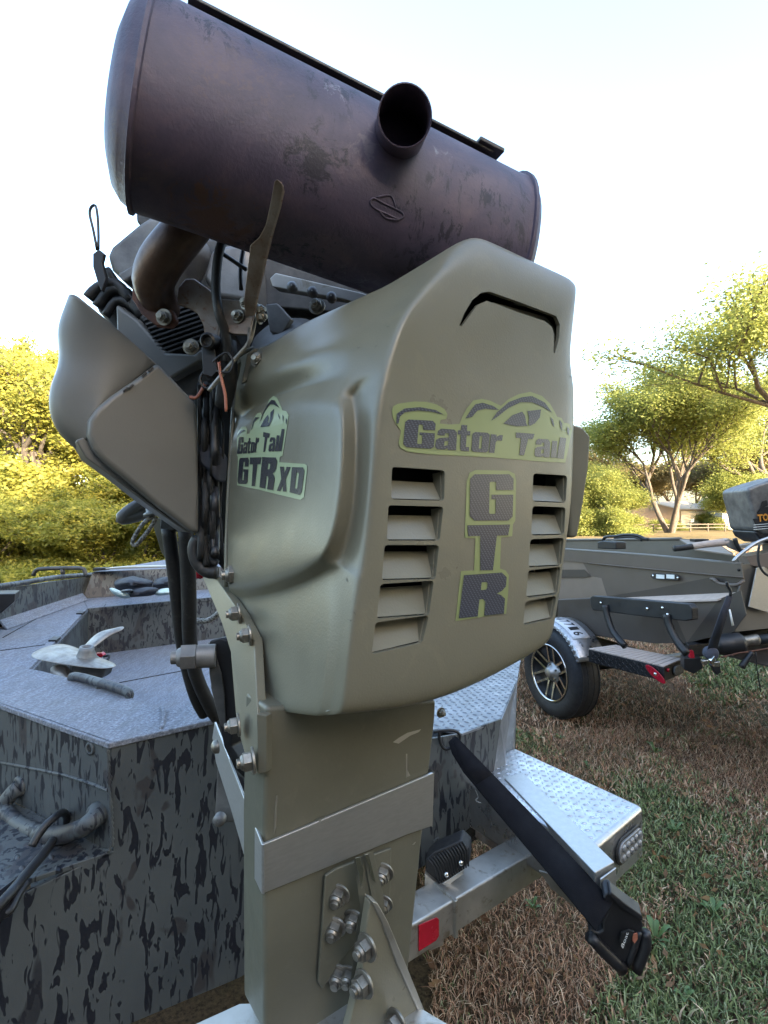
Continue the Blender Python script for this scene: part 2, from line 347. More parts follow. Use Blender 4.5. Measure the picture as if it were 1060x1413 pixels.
gr = mk('ground', [V((x, y, gz(x, y))) for y in gy for x in gx], [(i*21+j, i*21+j+1, (i+1)*21+j+1, (i+1)*21+j) for i in range(20) for j in range(20)], M['ground'], kind='structure', smooth=True)
# sandy drive beyond the boats
poly('dirt_drive', [V((8, 24, .006)), V((60, 21, .006)), V((60, 25.5, .006)), V((8, 28, .006))], UP*.004, pm('dusty_drive', (.30, .22, .15), (.24, .18, .12), 3, .95, bump=.4, bs=30, bd=.02), None, 0, kind='structure')
# ---------------------------------------------------------------- grass blades
def blade_mat():
    m = NT('grass_blades'); a = m.n('ShaderNodeAttribute', attribute_name='tint'); m.col(a.outputs['Color']); m.set(rough=.75, spec=.2); return m.m
M['blade'] = blade_mat()
def green(x, y):
    f = np.sin(x*2.3+1.1*np.sin(y*1.9))*.5+np.sin(y*2.7+x*1.3+2)*.35+np.sin(x*6.1-y*4.7)*.25+np.sin(x*13+y*9)*.15
    cx = (x/np.maximum(y, .3))*720+530
    px = cx; d = y
    py = 713+1.55/np.maximum(d, .3)*720
    # greener to the right of the trailer, thatch bare under it
    f = f+.75*np.clip((px-800)/120, -1, 1)*np.clip((py-1040)/90, 0, 1)+.3*np.clip((1100-np.abs(py-1130)*3.2-600)/500, -1, 1)
    f = f-1.1*np.clip((900-px+90*np.sin(py*.021)+50*np.sin(px*.05+py*.04))/110, 0, 1)*np.clip((py-1225+.18*(px-650))/60, 0, 1)
    f = np.where((py < 1010), f-.35, f)
    f = f+1.3*np.exp(-((px-1020)/70)**2-((py-930)/45)**2)
    return f
def grass(name, n, x0, x1, y0, y1, h0, h1, wd, seed, power=1.0):
    r = np.random.default_rng(seed); y = y0+(y1-y0)*r.random(n)**power; x = x0+(x1-x0)*r.random(n)
    hw = (.80*y+.35); keep = np.abs(x) < hw; x, y = x[keep], y[keep]
    keep = ~((x < .15) & (y > 1.35)&(x>-3)&(y<5.2)); x, y = x[keep], y[keep]; n = len(x)
    g = green(x, y); lush = g > .25
    h = (h0+(h1-h0)*r.random(n)**1.6)*np.where(lush, .95, .85); an = r.random(n)*6.283; ln = h*(.25+1.1*r.random(n)*np.where(lush, .7, 1.2)); wv = wd*(.6+.8*r.random(n))*np.where(lush, 2.4, 1)
    z = np.where(y < 20, .012*np.sin(x*2.1+y)+.012*np.sin(y*1.7-x*.8), 0)-.004
    dx, dy = np.cos(an), np.sin(an); a2 = r.random(n)*6.283; sx, sy = np.cos(a2)*wv, np.sin(a2)*wv
    co = np.empty((n, 5, 3)); 
    co[:, 0] = np.stack([x-sx, y-sy, z], 1); co[:, 1] = np.stack([x+sx, y+sy, z], 1)
    co[:, 2] = np.stack([x-sx*.8+dx*ln*.35, y-sy*.8+dy*ln*.35, z+h*.62], 1); co[:, 3] = np.stack([x+sx*.8+dx*ln*.35, y+sy*.8+dy*ln*.35, z+h*.62], 1)
    co[:, 4] = np.stack([x+dx*ln, y+dy*ln, z+h*(1-.35*r.random(n))], 1)
    b = (np.arange(n)*5)[:, None]; fa = np.concatenate([b+[0, 1, 3], b+[0, 3, 2], b+[2, 3, 4]], 1).reshape(-1)
    me = bpy.data.meshes.new(name); me.vertices.add(n*5); me.vertices.foreach_set('co', co.reshape(-1).astype(np.float32))
    me.loops.add(n*9); me.loops.foreach_set('vertex_index', fa.astype(np.int32)); me.polygons.add(n*3); me.polygons.foreach_set('loop_start', (np.arange(n*3)*3).astype(np.int32))
    me.update()
    br = np.array([[.42, .235, .145], [.52, .33, .21], [.28, .15, .09], [.60, .45, .31]])[r.integers(0, 4, n)]; gn = np.array([[.17, .215, .085], [.22, .26, .11], [.11, .15, .065], [.31, .33, .18]])[r.integers(0, 4, n)]
    t = np.clip((g-.12)*1.25, 0, 1)[:, None]; t = (r.random((n, 1)) < t*.84+.07); c = np.where(t, gn, br)*(.7+.6*r.random((n, 1)))
    ca = me.color_attributes.new('tint', 'FLOAT_COLOR', 'POINT'); cc = np.ones((n, 5, 4)); cc[:, :, :3] = c[:, None]; ca.data.foreach_set('color', cc.reshape(-1).astype(np.float32))
    me.materials.append(M['blade']); o = bpy.data.objects.new(name, me); COL.objects.link(o); o['kind'] = 'stuff'; return o
grass('lawn_grass', 190000, -1.5, 3.6, 1.25, 3.8, .018, .055, .0013, 11, 1.3)
grass('lawn_grass', 170000, .2, 9, 3.6, 10, .02, .07, .0028, 12, 1.2)
grass('lawn_grass', 60000, 2, 28, 10, 26, .04, .10, .007, 13, 1.1)
r_ = np.random.default_rng(77); ly = 1.3+6.5*r_.random(2600)**1.4; lx = -.6+6*r_.random(2600); k_ = np.abs(lx) < .8*ly+.3; k_ &= lx > .1
# broad-leaved weeds standing in the lawn
M['weed'] = pm('weed_leaf', (.10, .17, .05), (.07, .12, .035), 20, .5)
def weed(px, py, size, n, seed, label):
    b = onZ(px, py, .005); r = random.Random(seed); m = MB()
    for i in range(n):
        a = 2*math.pi*i/n+r.uniform(-.3, .3); l = size*r.uniform(.7, 1.1); d = V((math.cos(a), math.sin(a), 0)); s = V((-d.y, d.x, 0)); up_ = r.uniform(.3, .9)
        pr = [(0, .02), (.3, .12), (.6, .15), (.85, .09), (1, .0)]; vs_ = []
        for t, w_ in pr:
            c_ = b+d*l*t*(1-.25*up_)+UP*(l*up_*math.sin(t*1.9)); vs_ += [c_-s*l*w_+UP*l*w_*.4, c_, c_+s*l*w_+UP*l*w_*.4]
        m.add(vs_, [(k*3+j, k*3+j+1, k*3+j+4, k*3+j+3) for k in range(4) for j in range(2)])
    o = m.build('weed', M['weed'], None, smooth=True); o.location = (0, 0, 0); tag(o, label, 'weed', 'broad-leaved weeds in the lawn')
for i, (x, y, s, n, lb) in enumerate([(904, 1040, .11, 7, 'tallest pale green weed in the brown grass right of the tread plate fender'), (773, 1020, .09, 6, 'weed just beyond the aluminium fender step, nearest the chrome wheel'), (810, 1058, .06, 6, 'small weed directly above the middle of the tread plate fender'), (712, 1012, .06, 5, 'tiny weed beside the painted stern pod'),
        (985, 1262, .10, 7, 'weed among green grass right of the strap retractor at the frame edge'), (905, 1300, .12, 8, 'long-leaved weed touching the bottom of the strap retractor'), (930, 1150, .09, 6, 'weed beside the clear tail light in the green patch'), (1010, 1110, .07, 6, 'weed near the right edge in the middle of the lawn'), (945, 1382, .08, 6, 'weed at the bottom edge below the strap retractor'), (735, 1255, .08, 7, 'weed under the aluminium cross tube behind the black strap')]):
    weed(x, y, s*.62, n, 30+i, lb)

# ================================================================ TREES
def leaf_mat(name, c1, c2, c3):
    m = NT(name); oi = m.n('ShaderNodeAttribute', attribute_name='lf'); c = m.ramp(oi.outputs['Fac'], [(0, c1), (.5, c2), (1, c3)]); m.col(c); m.set(rough=.55, spec=.25)
    tr = m.n('ShaderNodeBsdfTranslucent'); hs = m.n('ShaderNodeHueSaturation'); hs.inputs['Value'].default_value = 1.5; hs.inputs['Saturation'].default_value = 1.05; m.l(c, hs.inputs['Color']); m.l(hs.outputs[0], tr.inputs[0])
    mx = m.n('ShaderNodeMixShader'); mx.inputs[0].default_value = .45; m.l(m.b.outputs[0], mx.inputs[1]); m.l(tr.outputs[0], mx.inputs[2]); m.l(mx.outputs[0], m.t.nodes['Material Output'].inputs[0]); return m.m
M['leafY'] = leaf_mat('gold_green_leaves', (.11, .13, .03), (.24, .235, .045), (.38, .33, .07))
M['leafG'] = leaf_mat('fresh_green_leaves', (.12, .15, .04), (.22, .24, .065), (.33, .32, .10))
M['leafB'] = leaf_mat('brown_green_leaves', (.10, .10, .045), (.17, .14, .06), (.24, .17, .085))
def leaf_mesh(name, cen, spread, per, size, mat, seed, flat=.7):
    r = np.random.default_rng(seed); cen = np.asarray(cen); k = len(cen); n = k*per
    p = np.repeat(cen, per, 0)+r.normal(0, 1, (n, 3))*spread*np.array([1, 1, flat]); sz = size*(.6+.8*r.random(n))[:, None]
    a = r.normal(0, 1, (n, 3)); a[:, 2] *= .5; a /= np.linalg.norm(a, axis=1)[:, None]; b = r.normal(0, 1, (n, 3)); b -= a*(a*b).sum(1)[:, None]; b /= np.linalg.norm(b, axis=1)[:, None]
    co = np.stack([p-a*sz, p+b*sz*.45, p+a*sz, p-b*sz*.45], 1).reshape(-1)
    me = bpy.data.meshes.new(name); me.vertices.add(n*4); me.vertices.foreach_set('co', co.astype(np.float32)); me.loops.add(n*4); me.loops.foreach_set('vertex_index', np.arange(n*4, dtype=np.int32))
    me.polygons.add(n); me.polygons.foreach_set('loop_start', (np.arange(n)*4).astype(np.int32)); me.update()
    at = me.attributes.new('lf', 'FLOAT', 'POINT'); cl = np.repeat(r.random(k), per); at.data.foreach_set('value', np.repeat(np.clip(cl*.6+r.random(n)*.4, 0, 1), 4).astype(np.float32))
    me.materials.append(mat); return me
def make_tree(kind, ht, spread, seed, leaf, stems=1, clear=.25, lsize=.11, per=46, lean=0, fan=.6, clump=.42, depth=4, tr=.16, low=0):
    """returns an Empty at the foot with children trunk and crown"""
    r = random.Random(seed); m = MB(); ends = []
    def br(p, d, l, rad, lv):
        q = [p]; dd = d.normalized()
        for _ in range(3):
            dd = (dd+V((r.uniform(-1, 1), r.uniform(-1, 1), r.uniform(-.4, .6)))*.13).normalized(); q.append(q[-1]+dd*l/3)
        m.tube(q, [rad, rad*.88, rad*.76, rad*.62], 7 if lv < 2 else 4, smooth=0, caps=False)
        if low: ends.extend([tuple(v) for v in q[1:]]); ends.append((q[3].x*1.3, q[3].y*1.3, q[3].z*.25))
        elif lv >= 2: ends.extend([tuple(q[2]), tuple(q[3])])
        if lv == depth: return
        for k in range(r.choice([3, 4]) if lv else 4):
            a = r.uniform(0, 6.283); o = V((math.cos(a), math.sin(a), 0)); nd = (dd*1.0+o*fan*r.uniform(.7, 1.5)+UP*r.uniform(-.15, .35)).normalized()
            br(q[3] if k < 2 else q[2], nd, l*r.uniform(.62, .85), rad*.58, lv+1)
    for s in range(stems):
        a = 6.283*s/max(1, stems)+r.uniform(-.4, .4); d = V((math.cos(a)*(.32 if stems > 1 else 0)*spread, math.sin(a)*.32*spread*(stems > 1), 1))+V((lean, 0, 0))
        br(V((math.cos(a)*.08*(stems > 1), math.sin(a)*.08*(stems > 1), -.1)), d, ht*clear, tr*(1 if stems == 1 else .75), 0)
    hi = max(e[2] for e in ends); k = ht/hi
    m.v = [V((v.x*k*spread, v.y*k*spread, v.z*k)) for v in m.v]; ends = [(e[0]*k*spread, e[1]*k*spread, e[2]*k) for e in ends]
    e = bpy.data.objects.new(kind, None); COL.objects.link(e); ORG[e] = V((0, 0, 0))
    m.build('trunk', M['bark'], e, smooth=True)
    me = leaf_mesh('crown', ends, clump*ht/8, per, lsize, leaf, seed); o = bpy.data.objects.new('crown', me); link(o, e); return e
def copy_tree(o, loc, rz, sc, label, group, cat='tree'):
    c = o.copy(); COL.objects.link(c)
    for ch in list(o.children):
        d = ch.copy(); COL.objects.link(d); d.parent = c
    c.location = loc; c.rotation_euler = (0, 0, rz); c.scale = (sc[0], sc[0], sc[1]); c['label'] = label; c['category'] = cat
    if group: c['group'] = group
    else: c.pop('group', None) if 'group' in c.keys() else None
    return c
def place(o, loc, rz, sc, label, group, cat='tree'):
    o.location = loc; o.rotation_euler = (0, 0, rz); o.scale = (sc[0], sc[0], sc[1]); o['label'] = label; o['category'] = cat
    if group: o['group'] = group
def gp(px, d): return V(((px-CX)/F*d, d, 0))
M['deadleaf'] = leaf_mat('dead_leaves', (.12, .06, .03), (.26, .15, .08), (.38, .26, .15))
dl_me = leaf_mesh('dead_leaves', np.stack([lx[k_], ly[k_], np.full(k_.sum(), .022)], 1), .01, 1, .019, M['deadleaf'], 9, .5)
dl_o = bpy.data.objects.new('dead_leaves', dl_me); COL.objects.link(dl_o); dl_o['kind'] = 'stuff'
# sunlit wood on the left
T1 = make_tree('broadleaf_tree', 9, 1.0, 21, M['leafY'], lsize=.09, per=64, clear=.22, clump=.22)
T2 = make_tree('broadleaf_tree', 9, 1.15, 33, M['leafY'], lsize=.09, per=64, clear=.16, clump=.23)
T3 = make_tree('broadleaf_tree', 9, .9, 47, M['leafG'], lsize=.085, per=60, clear=.28, clump=.32)
B1 = make_tree('bush', 3.2, 1.5, 55, M['leafY'], stems=3, lsize=.075, per=60, clear=.13, clump=.42, depth=3, tr=.03, low=1)
left = [(T1, -10, 24, 0, (.9, 1.15), 'gold-lit tree at the left edge of the frame, tallest against the white sky'), (T2, 100, 27, 1.3, (.9, 1.12), 'thinner gold tree showing sky through its crown behind the shroud'), (T2, 48, 19.5, 2.6, (.72, .80), 'rounded gold tree standing forward above the left boat rail'),
        (T1, 175, 20.5, 4.0, (.8, .62), 'gold tree behind the paracord loop and the front deck'), (T3, 130, 31, 2.0, (1.1, 1.05), 'dull green tall tree behind the gold ones, left of the engine'), (T1, 245, 23, 5.2, (.95, .82), 'gold tree seen beside the black fuel hoses'),
        (T2, -120, 25, 3.3, (1.1, 1.1), 'gold tree just beyond the left frame edge'), (T3, 300, 28, .6, (1.1, 1.0), 'green tree mostly hidden behind the engine shroud'), (T3, 20, 33, 4.6, (1.2, 1.1), 'far green tree filling the wood behind the left rail'), (T2, 210, 30, .9, (1.1, .98), 'far gold tree behind the shroud tip'), (T1, 380, 27, 2.4, (1.0, .9), 'gold tree hidden behind the tall cowl')]
used = set()
for o, px, d, rz, sc, lb in left:
    g = 'sunlit trees of the wood on the left'
    if o in used: copy_tree(o, gp(px, d), rz, sc, lb, g)
    else: place(o, gp(px, d), rz, sc, lb, g); used.add(o)
for i, (px, d, rz, s, lb) in enumerate([(15, 17.5, 0, .85, 'bushy gold undergrowth at the left edge above the boat rail'), (80, 18.5, 1, 1.1, 'gold bush right of the leftmost one, above the boat rail handle'), (140, 17.5, 2, .75, 'gold bush above the middle of the front deck'), (200, 18, 3, 1.05, 'gold bush behind the black cloth heap'), (262, 18, 4, .9, 'gold bush behind the fuel hoses'), (-55, 18, 5, 1.2, 'gold bush just past the left frame edge'), (330, 19, 6, 1.2, 'gold bush hidden behind the cowl flange'), (-10, 13.5, 3.1, .62, 'low front bush at the left edge, right above the boat rail'), (48, 13.2, 4.4, .6, 'low front bush behind the rail handle of the boat'), (105, 13.6, 5.3, .62, 'low front bush at the corner where rail and bow wall meet'), (165, 13.2, .7, .6, 'low front bush above the mint trimmed jacket'), (222, 13.5, 2.2, .62, 'low front bush between jacket and fuel hoses'), (280, 13.3, 1.7, .6, 'low front bush seen right of the fuel hoses'), (-75, 13.5, 5.9, .62, 'low front bush past the left frame edge')]):
    (place if i == 0 else (lambda *a: copy_tree(*a)))(B1, gp(px, d), rz, (s, s), lb, 'sunlit bushes under the wood', 'bush')
# right side trees
T4 = make_tree('vase_shaped_tree', 16, 1.1, 64, M['leafG'], stems=3, lsize=.13, per=62, clear=.2, fan=.45, clump=.36, tr=.2)
place(T4, gp(925, 50), .5, (1.02, 1.0), 'forked vase-shaped tree with spreading limbs in front of the small garage', None)
T5 = make_tree('spreading_tree', 15, 1.25, 71, M['leafG'], lsize=.11, per=110, clear=.28, fan=.75, clump=.36, tr=.24)
place(T5, gp(1135, 33), 3.6, (1.05, 1.06), 'tall open-crowned tree reaching in from the right edge', None)
copy_tree(T5, gp(1050, 58), 1.2, (1.15, 1.1), 'second open-crowned tree farther back, right of the forked tree', None)
T6 = make_tree('broadleaf_tree', 11, 1.0, 83, M['leafB'], lsize=.17, per=60, clear=.24, clump=.5)
bk = [(T6, 960, 84, 0, (1.2, 1.0), 'brown-green tree behind the garage roof'), (T6, 1010, 78, 2, (1.1, .95), 'brownish tree right of the garage, left of the outboard'), (T6, 880, 90, 1, (1.3, 1.05), 'brown-green tree behind the left gable of the garage'), (T6, 810, 80, 3, (1.3, 1.1), 'dull tree right beside the cowl edge, far back'), (T6, 1065, 70, 4, (1.2, 1.1), 'brown-green tree behind the outboard motor'), (T6, 740, 85, 5, (1.3, 1.1), 'far tree hidden behind the cowl'),
      (T6, 1130, 85, 5.6, (1.4, 1.1), 'far tree past the right frame edge'), (T6, 925, 105, 2.2, (1.5, 1.1), 'farthest brown-green tree above the garage ridge'), (T6, 1035, 100, 1.2, (1.5, 1.1), 'farthest brown-green tree between garage and outboard'), (T6, 850, 110, 4.4, (1.5, 1.15), 'farthest tree near the cowl edge'), (T6, 640, 95, .4, (1.5, 1.2), 'far tree hidden by the middle of the cowl'), (T6, 540, 90, 2.9, (1.5, 1.2), 'far tree hidden by the tower')]
used = set()
for o, px, d, rz, sc, lb in bk:
    if o in used: copy_tree(o, gp(px, d), rz, sc, lb, 'tree line behind the garage')
    else: place(o, gp(px, d), rz, sc, lb, 'tree line behind the garage'); used.add(o)
T7 = make_tree('small_tree', 6.5, 1.1, 91, M['leafG'], stems=2, lsize=.09, per=90, clear=.14, clump=.6, tr=.09)
place(T7, gp(828, 44), 0, (.8, .8), 'bright yellow-green small tree left of the garage', None)
copy_tree(T7, gp(800, 47), 2, (1.1, .95), 'small green tree half hidden by the cowl edge', None)
copy_tree(T7, gp(1018, 58), 1, (1.0, .95), 'slim green sapling between garage and outboard', None)
B2 = make_tree('bush', 1.9, 1.5, 95, M['leafG'], stems=3, lsize=.07, per=60, clear=.13, clump=1.1, depth=3, tr=.02, low=1)
for i, (px, d, s, lb) in enumerate([(862, 55, .7, 'low green bush in front of the garage gable'), (845, 45, .9, 'low bush under the yellow-green tree'), (985, 64, .95, 'dark low bush at the right corner of the garage'), (918, 60, .6, 'bush right of the forked trunk, under the gable'), (1000, 72, 1.2, 'dark bush farther right behind the fence'), (812, 43, 1.1, 'low bush beside the cowl edge')]):
    (place if i == 0 else (lambda *a: copy_tree(*a)))(B2, gp(px, d), i, (s, s), lb, 'low bushes round the garage', 'bush')

# ================================================================ GARAGE AND FENCE
M['pinkwall'] = pm('tan_board_wall', (.42, .31, .24), (.36, .27, .21), 1.5, .8); M['doorwhite'] = pm('white_garage_door', (.80, .78, .74), (.74, .72, .69), 1, .5); M['roof'] = pm('pale_metal_roof', (.50, .45, .40), (.42, .38, .34), 1, .5)
gd = 64.0; A = P(871, 713, gd*1.03); A.z = 0; Bc = P(937, 713, gd); Bc.z = 0; Cc = P(985, 713, gd*1.02); Cc.z = 0
garage = thing('garage', 'small tan gabled garage with a wide white door and pale roof beyond the lawn', 'garage', tuple(Bc))
dl = (Cc-Bc); dw = (A-Bc); dp = dl.normalized().cross(UP)*-1; eh = 2.45; rh = 3.35
back_ = V((-dw.y, dw.x, 0)).normalized()
if back_.y < 0: back_ = -back_
lg = dl
poly('gable_wall', [A, Bc, Bc+UP*eh, (A+Bc)/2+V((-.3, 0, 0))+UP*rh, A+UP*eh], lg.normalized()*.15, M['pinkwall'], garage, 0)
poly('front_wall', [Bc+V((.02, .02, 0)), Cc, Cc+UP*eh, Bc+V((.02, .02, 0))+UP*eh], V((.1, 1, 0))*.15, M['pinkwall'], garage, 0)
gdoor = poly('garage_door', [Bc+lg*.05+V((0, -.06, .02)), Bc+lg*.93+V((0, -.06, .02)), Bc+lg*.93+V((0, -.06, 2.3)), Bc+lg*.05+V((0, -.06, 2.3))], V((0, .05, 0)), M['doorwhite'], garage, .01)
for k in range(4):
    a_ = Bc+lg*.05+V((0, -.075, .06+k*.57)); b_ = Bc+lg*.93+V((0, -.075, .06+k*.57)); poly('door_panel', [a_, b_, b_+UP*.53, a_+UP*.53], V((0, .02, 0)), M['doorwhite'], gdoor, .01)
pk = (A+Bc)/2+V((-.3, 0, 0))
ov = lg.normalized()*.5; e1 = Bc+UP*(eh-.05)+V((.25, -.35, 0)); e0 = A+UP*(eh-.05)+V((-.5, .2, 0))
poly('roof', [pk+UP*rh-ov, pk+UP*rh+lg+ov*.2, e1+lg+ov*.8, e1-ov], UP*.12, M['roof'], garage, 0)
poly('roof', [pk+UP*rh-ov, pk+UP*rh+lg+ov*.2, e0+lg+ov*.4, e0-ov], UP*.12, M['roof'], garage, 0)
poly('gable_vent', [pk+V((-.3, -.12, 2.3)), pk+V((.35, -.14, 2.3)), pk+V((.35, -.14, 2.8)), pk+V((-.3, -.12, 2.8))], V((0, .05, 0)), M['castgrey'], garage, 0)
poly('rear_wall', [A+back_*.1+lg, A+lg+back_*.1+UP*eh, A+UP*eh+back_*.1, A+back_*.1], back_*.1, M['pinkwall'], garage, 0)
M['fencewood'] = pm('weathered_fence_wood', (.09, .07, .05), (.07, .052, .04), 4, .9)
fence = thing('rail_fence', 'low weathered two-rail fence running across the yard before the garage', 'fence', tuple(gp(960, 52)))
F0, F1 = V((13, 47, 0)), V((45, 58, 0))
fdv = (F1-F0)
for k in range(15):
    p_ = F0+fdv*k/14; m = MB(); m.box(p_+UP*.42, V((.06, 0, 0)), V((0, .06, 0)), UP*.44); m.build('post', M['fencewood'], fence)
for k in range(14):
    for z_ in (.38, .72):
        a_, b_ = F0+fdv*k/14+UP*z_, F0+fdv*(k+1)/14+UP*z_; poly('rail', [a_, b_, b_+UP*.1, a_+UP*.1], V((.02, -.09, 0)), M['fencewood'], fence, 0)
hs = thing('distant_house', 'grey and white house corner far behind the outboard cowling', 'house', (41, 62, 0))
poly('wall', [V((40.2, 62, 0)), V((48, 62, 0)), V((48, 62, 2.6)), V((40.2, 62, 2.6))], V((0, 5, 0)), pm('grey_siding', (.35, .36, .38)), hs, 0)
poly('roof', [V((39.6, 61.6, 2.6)), V((39.6, 67.4, 2.6)), V((39.6, 64.5, 4.0))], V((9, 0, 0)), M['roof'], hs, 0)
for x in (41, 43): poly('window', [V((x, 61.95, .9)), V((x+1, 61.95, .9)), V((x+1, 61.95, 2)), V((x, 61.95, 2))], V((0, .04, 0)), M['doorwhite'], hs, 0)
# unseen house added behind the camera to throw shade over the boats
bh = thing('unseen_shade_house', 'unseen long tan house added behind the boats to shade them', 'house', (4, -8, 0))
poly('wall', [V((-7, -7, 0)), V((34, -7, 0)), V((34, -7, 5.6)), V((-7, -7, 5.6))], V((0, -8, 0)), pm('house_siding', (.20, .185, .165), (.18, .165, .145), 1, .8), bh, 0)
poly('roof', [V((-7.6, -6.4, 5.5)), V((-7.6, -15.6, 5.5)), V((-7.6, -11, 8.2))], V((42.2, 0, 0)), pm('shingle_roof', (.09, .085, .08), None, 4, .9), bh, 0)
for k in range(9):
    for z_ in (1.1, 3.7): poly('window', [V((-5+k*4, -6.96, z_)), V((-3.8+k*4, -6.96, z_)), V((-3.8+k*4, -6.96, z_+1.4)), V((-5+k*4, -6.96, z_+1.4))], V((0, -.02, 0)), M['black'], bh, 0)

# big unseen trees added behind the viewer's right to block sky glow
T8 = make_tree('broadleaf_tree', 9, 1.1, 121, M['leafG'], lsize=.22, per=26, clear=.22, clump=.5)
for i, (x, y, s_, lb) in enumerate([(9.5, -3.2, 1.0, 'unseen tree added at the near corner of the long tan house'), (14.5, -1.5, 1.1, 'unseen tree added farther along the long tan house'), (20, -2.5, 1.1, 'unseen tree added at the far end of the long tan house')]):
    (place if i == 0 else (lambda *a: copy_tree(*a)))(T8, V((x, y, 0)), i*2.1, (s_, s_), lb, 'unseen trees added beside the tan house to block sky glow')
# ================================================================ SURFACE DRIVE MOTOR
motor = thing('mud_motor', 'olive slotted cowl engine with burnt muffler on top, hung on the camouflage boat', 'boat engine', P(470, 1380, .75)*1.0)
fp = 515.0
def dF(x): return fp/(1520.0-x)
def onF(x, y, off=0): return onpl(x, y, P(490, 700, .5)-N*off, N)
def dS(x, c): return dF(c)*(c-20.0)/(x-20.0)
SN = V((-.816, -.578, 0))
def onS(x, y, c, off=0):      # side plane through the row's corner, moved outward by off
    p0 = P(c, 700, dF(c))+SN*off; return onpl(x, y, p0, SN)
fr = [.035, .2, .4, .6, .8, .965]
def frow(side, c, cy, xr, yr, push=0):
    r = list(side); r.append(onF(c, cy, push))
    for f in fr: x = c+(xr-c)*f; r.append(onF(x, cy+(yr-cy)*f, push))
    r.append(onF(xr, yr, push+.006)); r.append(r[-1]+VV*.05+U*.002); r.append(r[-1]+VV*.1)
    return r
def PD(l): return [P(*a) for a in l]
R = []
s1 = PD([(334, 492, .78), (352, 480, .75), (378, 474, .715), (418, 445, .675), (470, 422, .645), (545, 388, .615)])
r1 = s1+[P(624, 340, .598)]+[onF(x, y, .010) for x, y in ((657, 319), (684, 330), (716, 346), (750, 362), (778, 375), (794, 383))]+[onF(801, 396, .010)]
r1 += [r1[-1]+VV*.05, r1[-1]+VV*.15]
R.append([p+VV*.10+UP*-.012+U*.03 for p in r1]); R.append([p+VV*.022+UP*.003 for p in r1])
R.append(r1)
s2 = PD([(331, 515, .77), (352, 503, .725), (385, 494, .672), (430, 472, .628), (480, 450, .60), (540, 424, .580)])
r2 = s2+[P(608, 372, .567)]+[onF(x, y, .001) for x, y in ((650, 345), (680, 354), (713, 367), (748, 382), (777, 394), (792, 402))]+[onF(799.5, 412, .004)]
R.append(r2+[r2[-1]+VV*.05, r2[-1]+VV*.15])
s25 = PD([(328, 528, .772), (351, 516, .722), (393, 502, .652), (440, 480, .601), (486, 461, .577), (530, 441, .560)])
R.append(frow(s25, 576, 408, 796, 450))
s3 = PD([(326, 542, .775), (350, 530, .72), (400, 510, .635), (448, 492, .588), (488, 476, .563), (522, 462, .546)])
R.append(frow(s3, 552, 445, 791, 492))
s4 = [onS(322, 578, 532, .019), onS(348, 562, 532, .019), onS(398, 536, 532, .018), onS(445, 524, 532, .0155), onS(478, 518, 532, .0125), onS(508, 513, 532, .006)]
R.append(frow(s4, 534, 505, 797, 528))
def brow(c, cy, xr, yr, ps, b=.023, last=0):
    s = [onS(x, y, c, b) for x, y in ps[:5]]+[onS(ps[5][0], ps[5][1], c, last)]
    return frow(s, c, cy, xr, yr)
R.append(brow(524, 540, 798, 556, [(320, 600), (346, 575), (400, 548), (448, 546), (467, 551), (488, 548)], .020))
R.append(brow(519, 572, 798, 580, [(319, 620), (345, 600), (401, 570), (450, 562), (473, 566), (493, 570)]))
R.append(brow(515, 640, 797, 640, [(317, 660), (344, 650), (401, 640), (450, 636), (473, 636), (493, 638)]))
R.append(brow(509, 710, 794, 700, [(315, 720), (342, 715), (400, 710), (445, 706), (467, 704), (489, 706)]))
R.append(brow(503, 760, 788, 745, [(314, 770), (341, 768), (398, 762), (435, 757), (455, 752), (478, 752)]))
R.append(brow(499, 785, 785, 765, [(315, 806), (341, 807), (385, 798), (420, 784), (441, 770), (470, 772)], .021))
c = 495; R.append(frow([onS(318, 828, c, .004), onS(342, 828, c, .004), onS(388, 820, c, .003), onS(428, 803, c, .002), onS(452, 790, c, 0), onS(474, 785, c, 0)], c, 800, 783, 782))
c = 490; R.append(frow([onS(x, y, c, o) for x, y, o in ((334, 856, .004), (354, 856, .004), (395, 850, .004), (432, 842, .004), (456, 835, .004), (474, 830, .001))], c, 832, 779, 815))
c = 482; R.append(frow([onS(x, y, c, o) for x, y, o in ((346, 900, .004), (360, 902, .004), (398, 902, .005), (430, 900, .005), (452, 898, .005), (468, 896, .001))], c, 892, 773, 850))
c = 476; R.append(frow([onS(x, y, c, o) for x, y, o in ((349, 945, .004), (362, 948, .004), (395, 952, .005), (425, 954, .005), (446, 954, .005), (461, 952, .001))], c, 948, 769, 873))
bot = [onS(354, 972, 472, 0), onS(366, 976, 472, .004), onS(393, 981, 472, .006), onS(420, 984, 472, .006), onS(441, 986, 472, .004), onS(456, 985, 472, 0), onF(474, 983, 0)]+[onF(x, y, .002) for x, y in ((490, 982), (535, 978), (590, 969), (645, 951), (705, 921), (750, 893))]+[onF(766, 880, .008)]
bot += [bot[-1]+VV*.05, bot[-1]+VV*.15]; R.append(bot)
b2 = [p+UP*-.010+VV*.014+U*(.008*max(0, 1-i/7)) for i, p in enumerate(bot)]; R.append(b2)
R.append([p+VV*.10+U*(.05*max(0, 1-i/7)) for i, p in enumerate(b2)])
for k_, (i_, ts_) in enumerate(((12, (.35, .8)), (6, (.3, .7)))):
    R[i_+1:i_+1] = [[a.lerp(b, t) for a, b in zip(R[i_], R[i_+1])] for t in ts_]
for r_ in R:
    for j_, ts_ in ((5, (.6,)), (4, (.28, .72)), (3, (.72,))):
        r_[j_+1:j_+1] = [r_[j_].lerp(r_[j_+1], t) for t in ts_]
vs, fs = grid(R)
cowl = mk('cowl', vs, fs, M['olive'], motor, smooth=True)
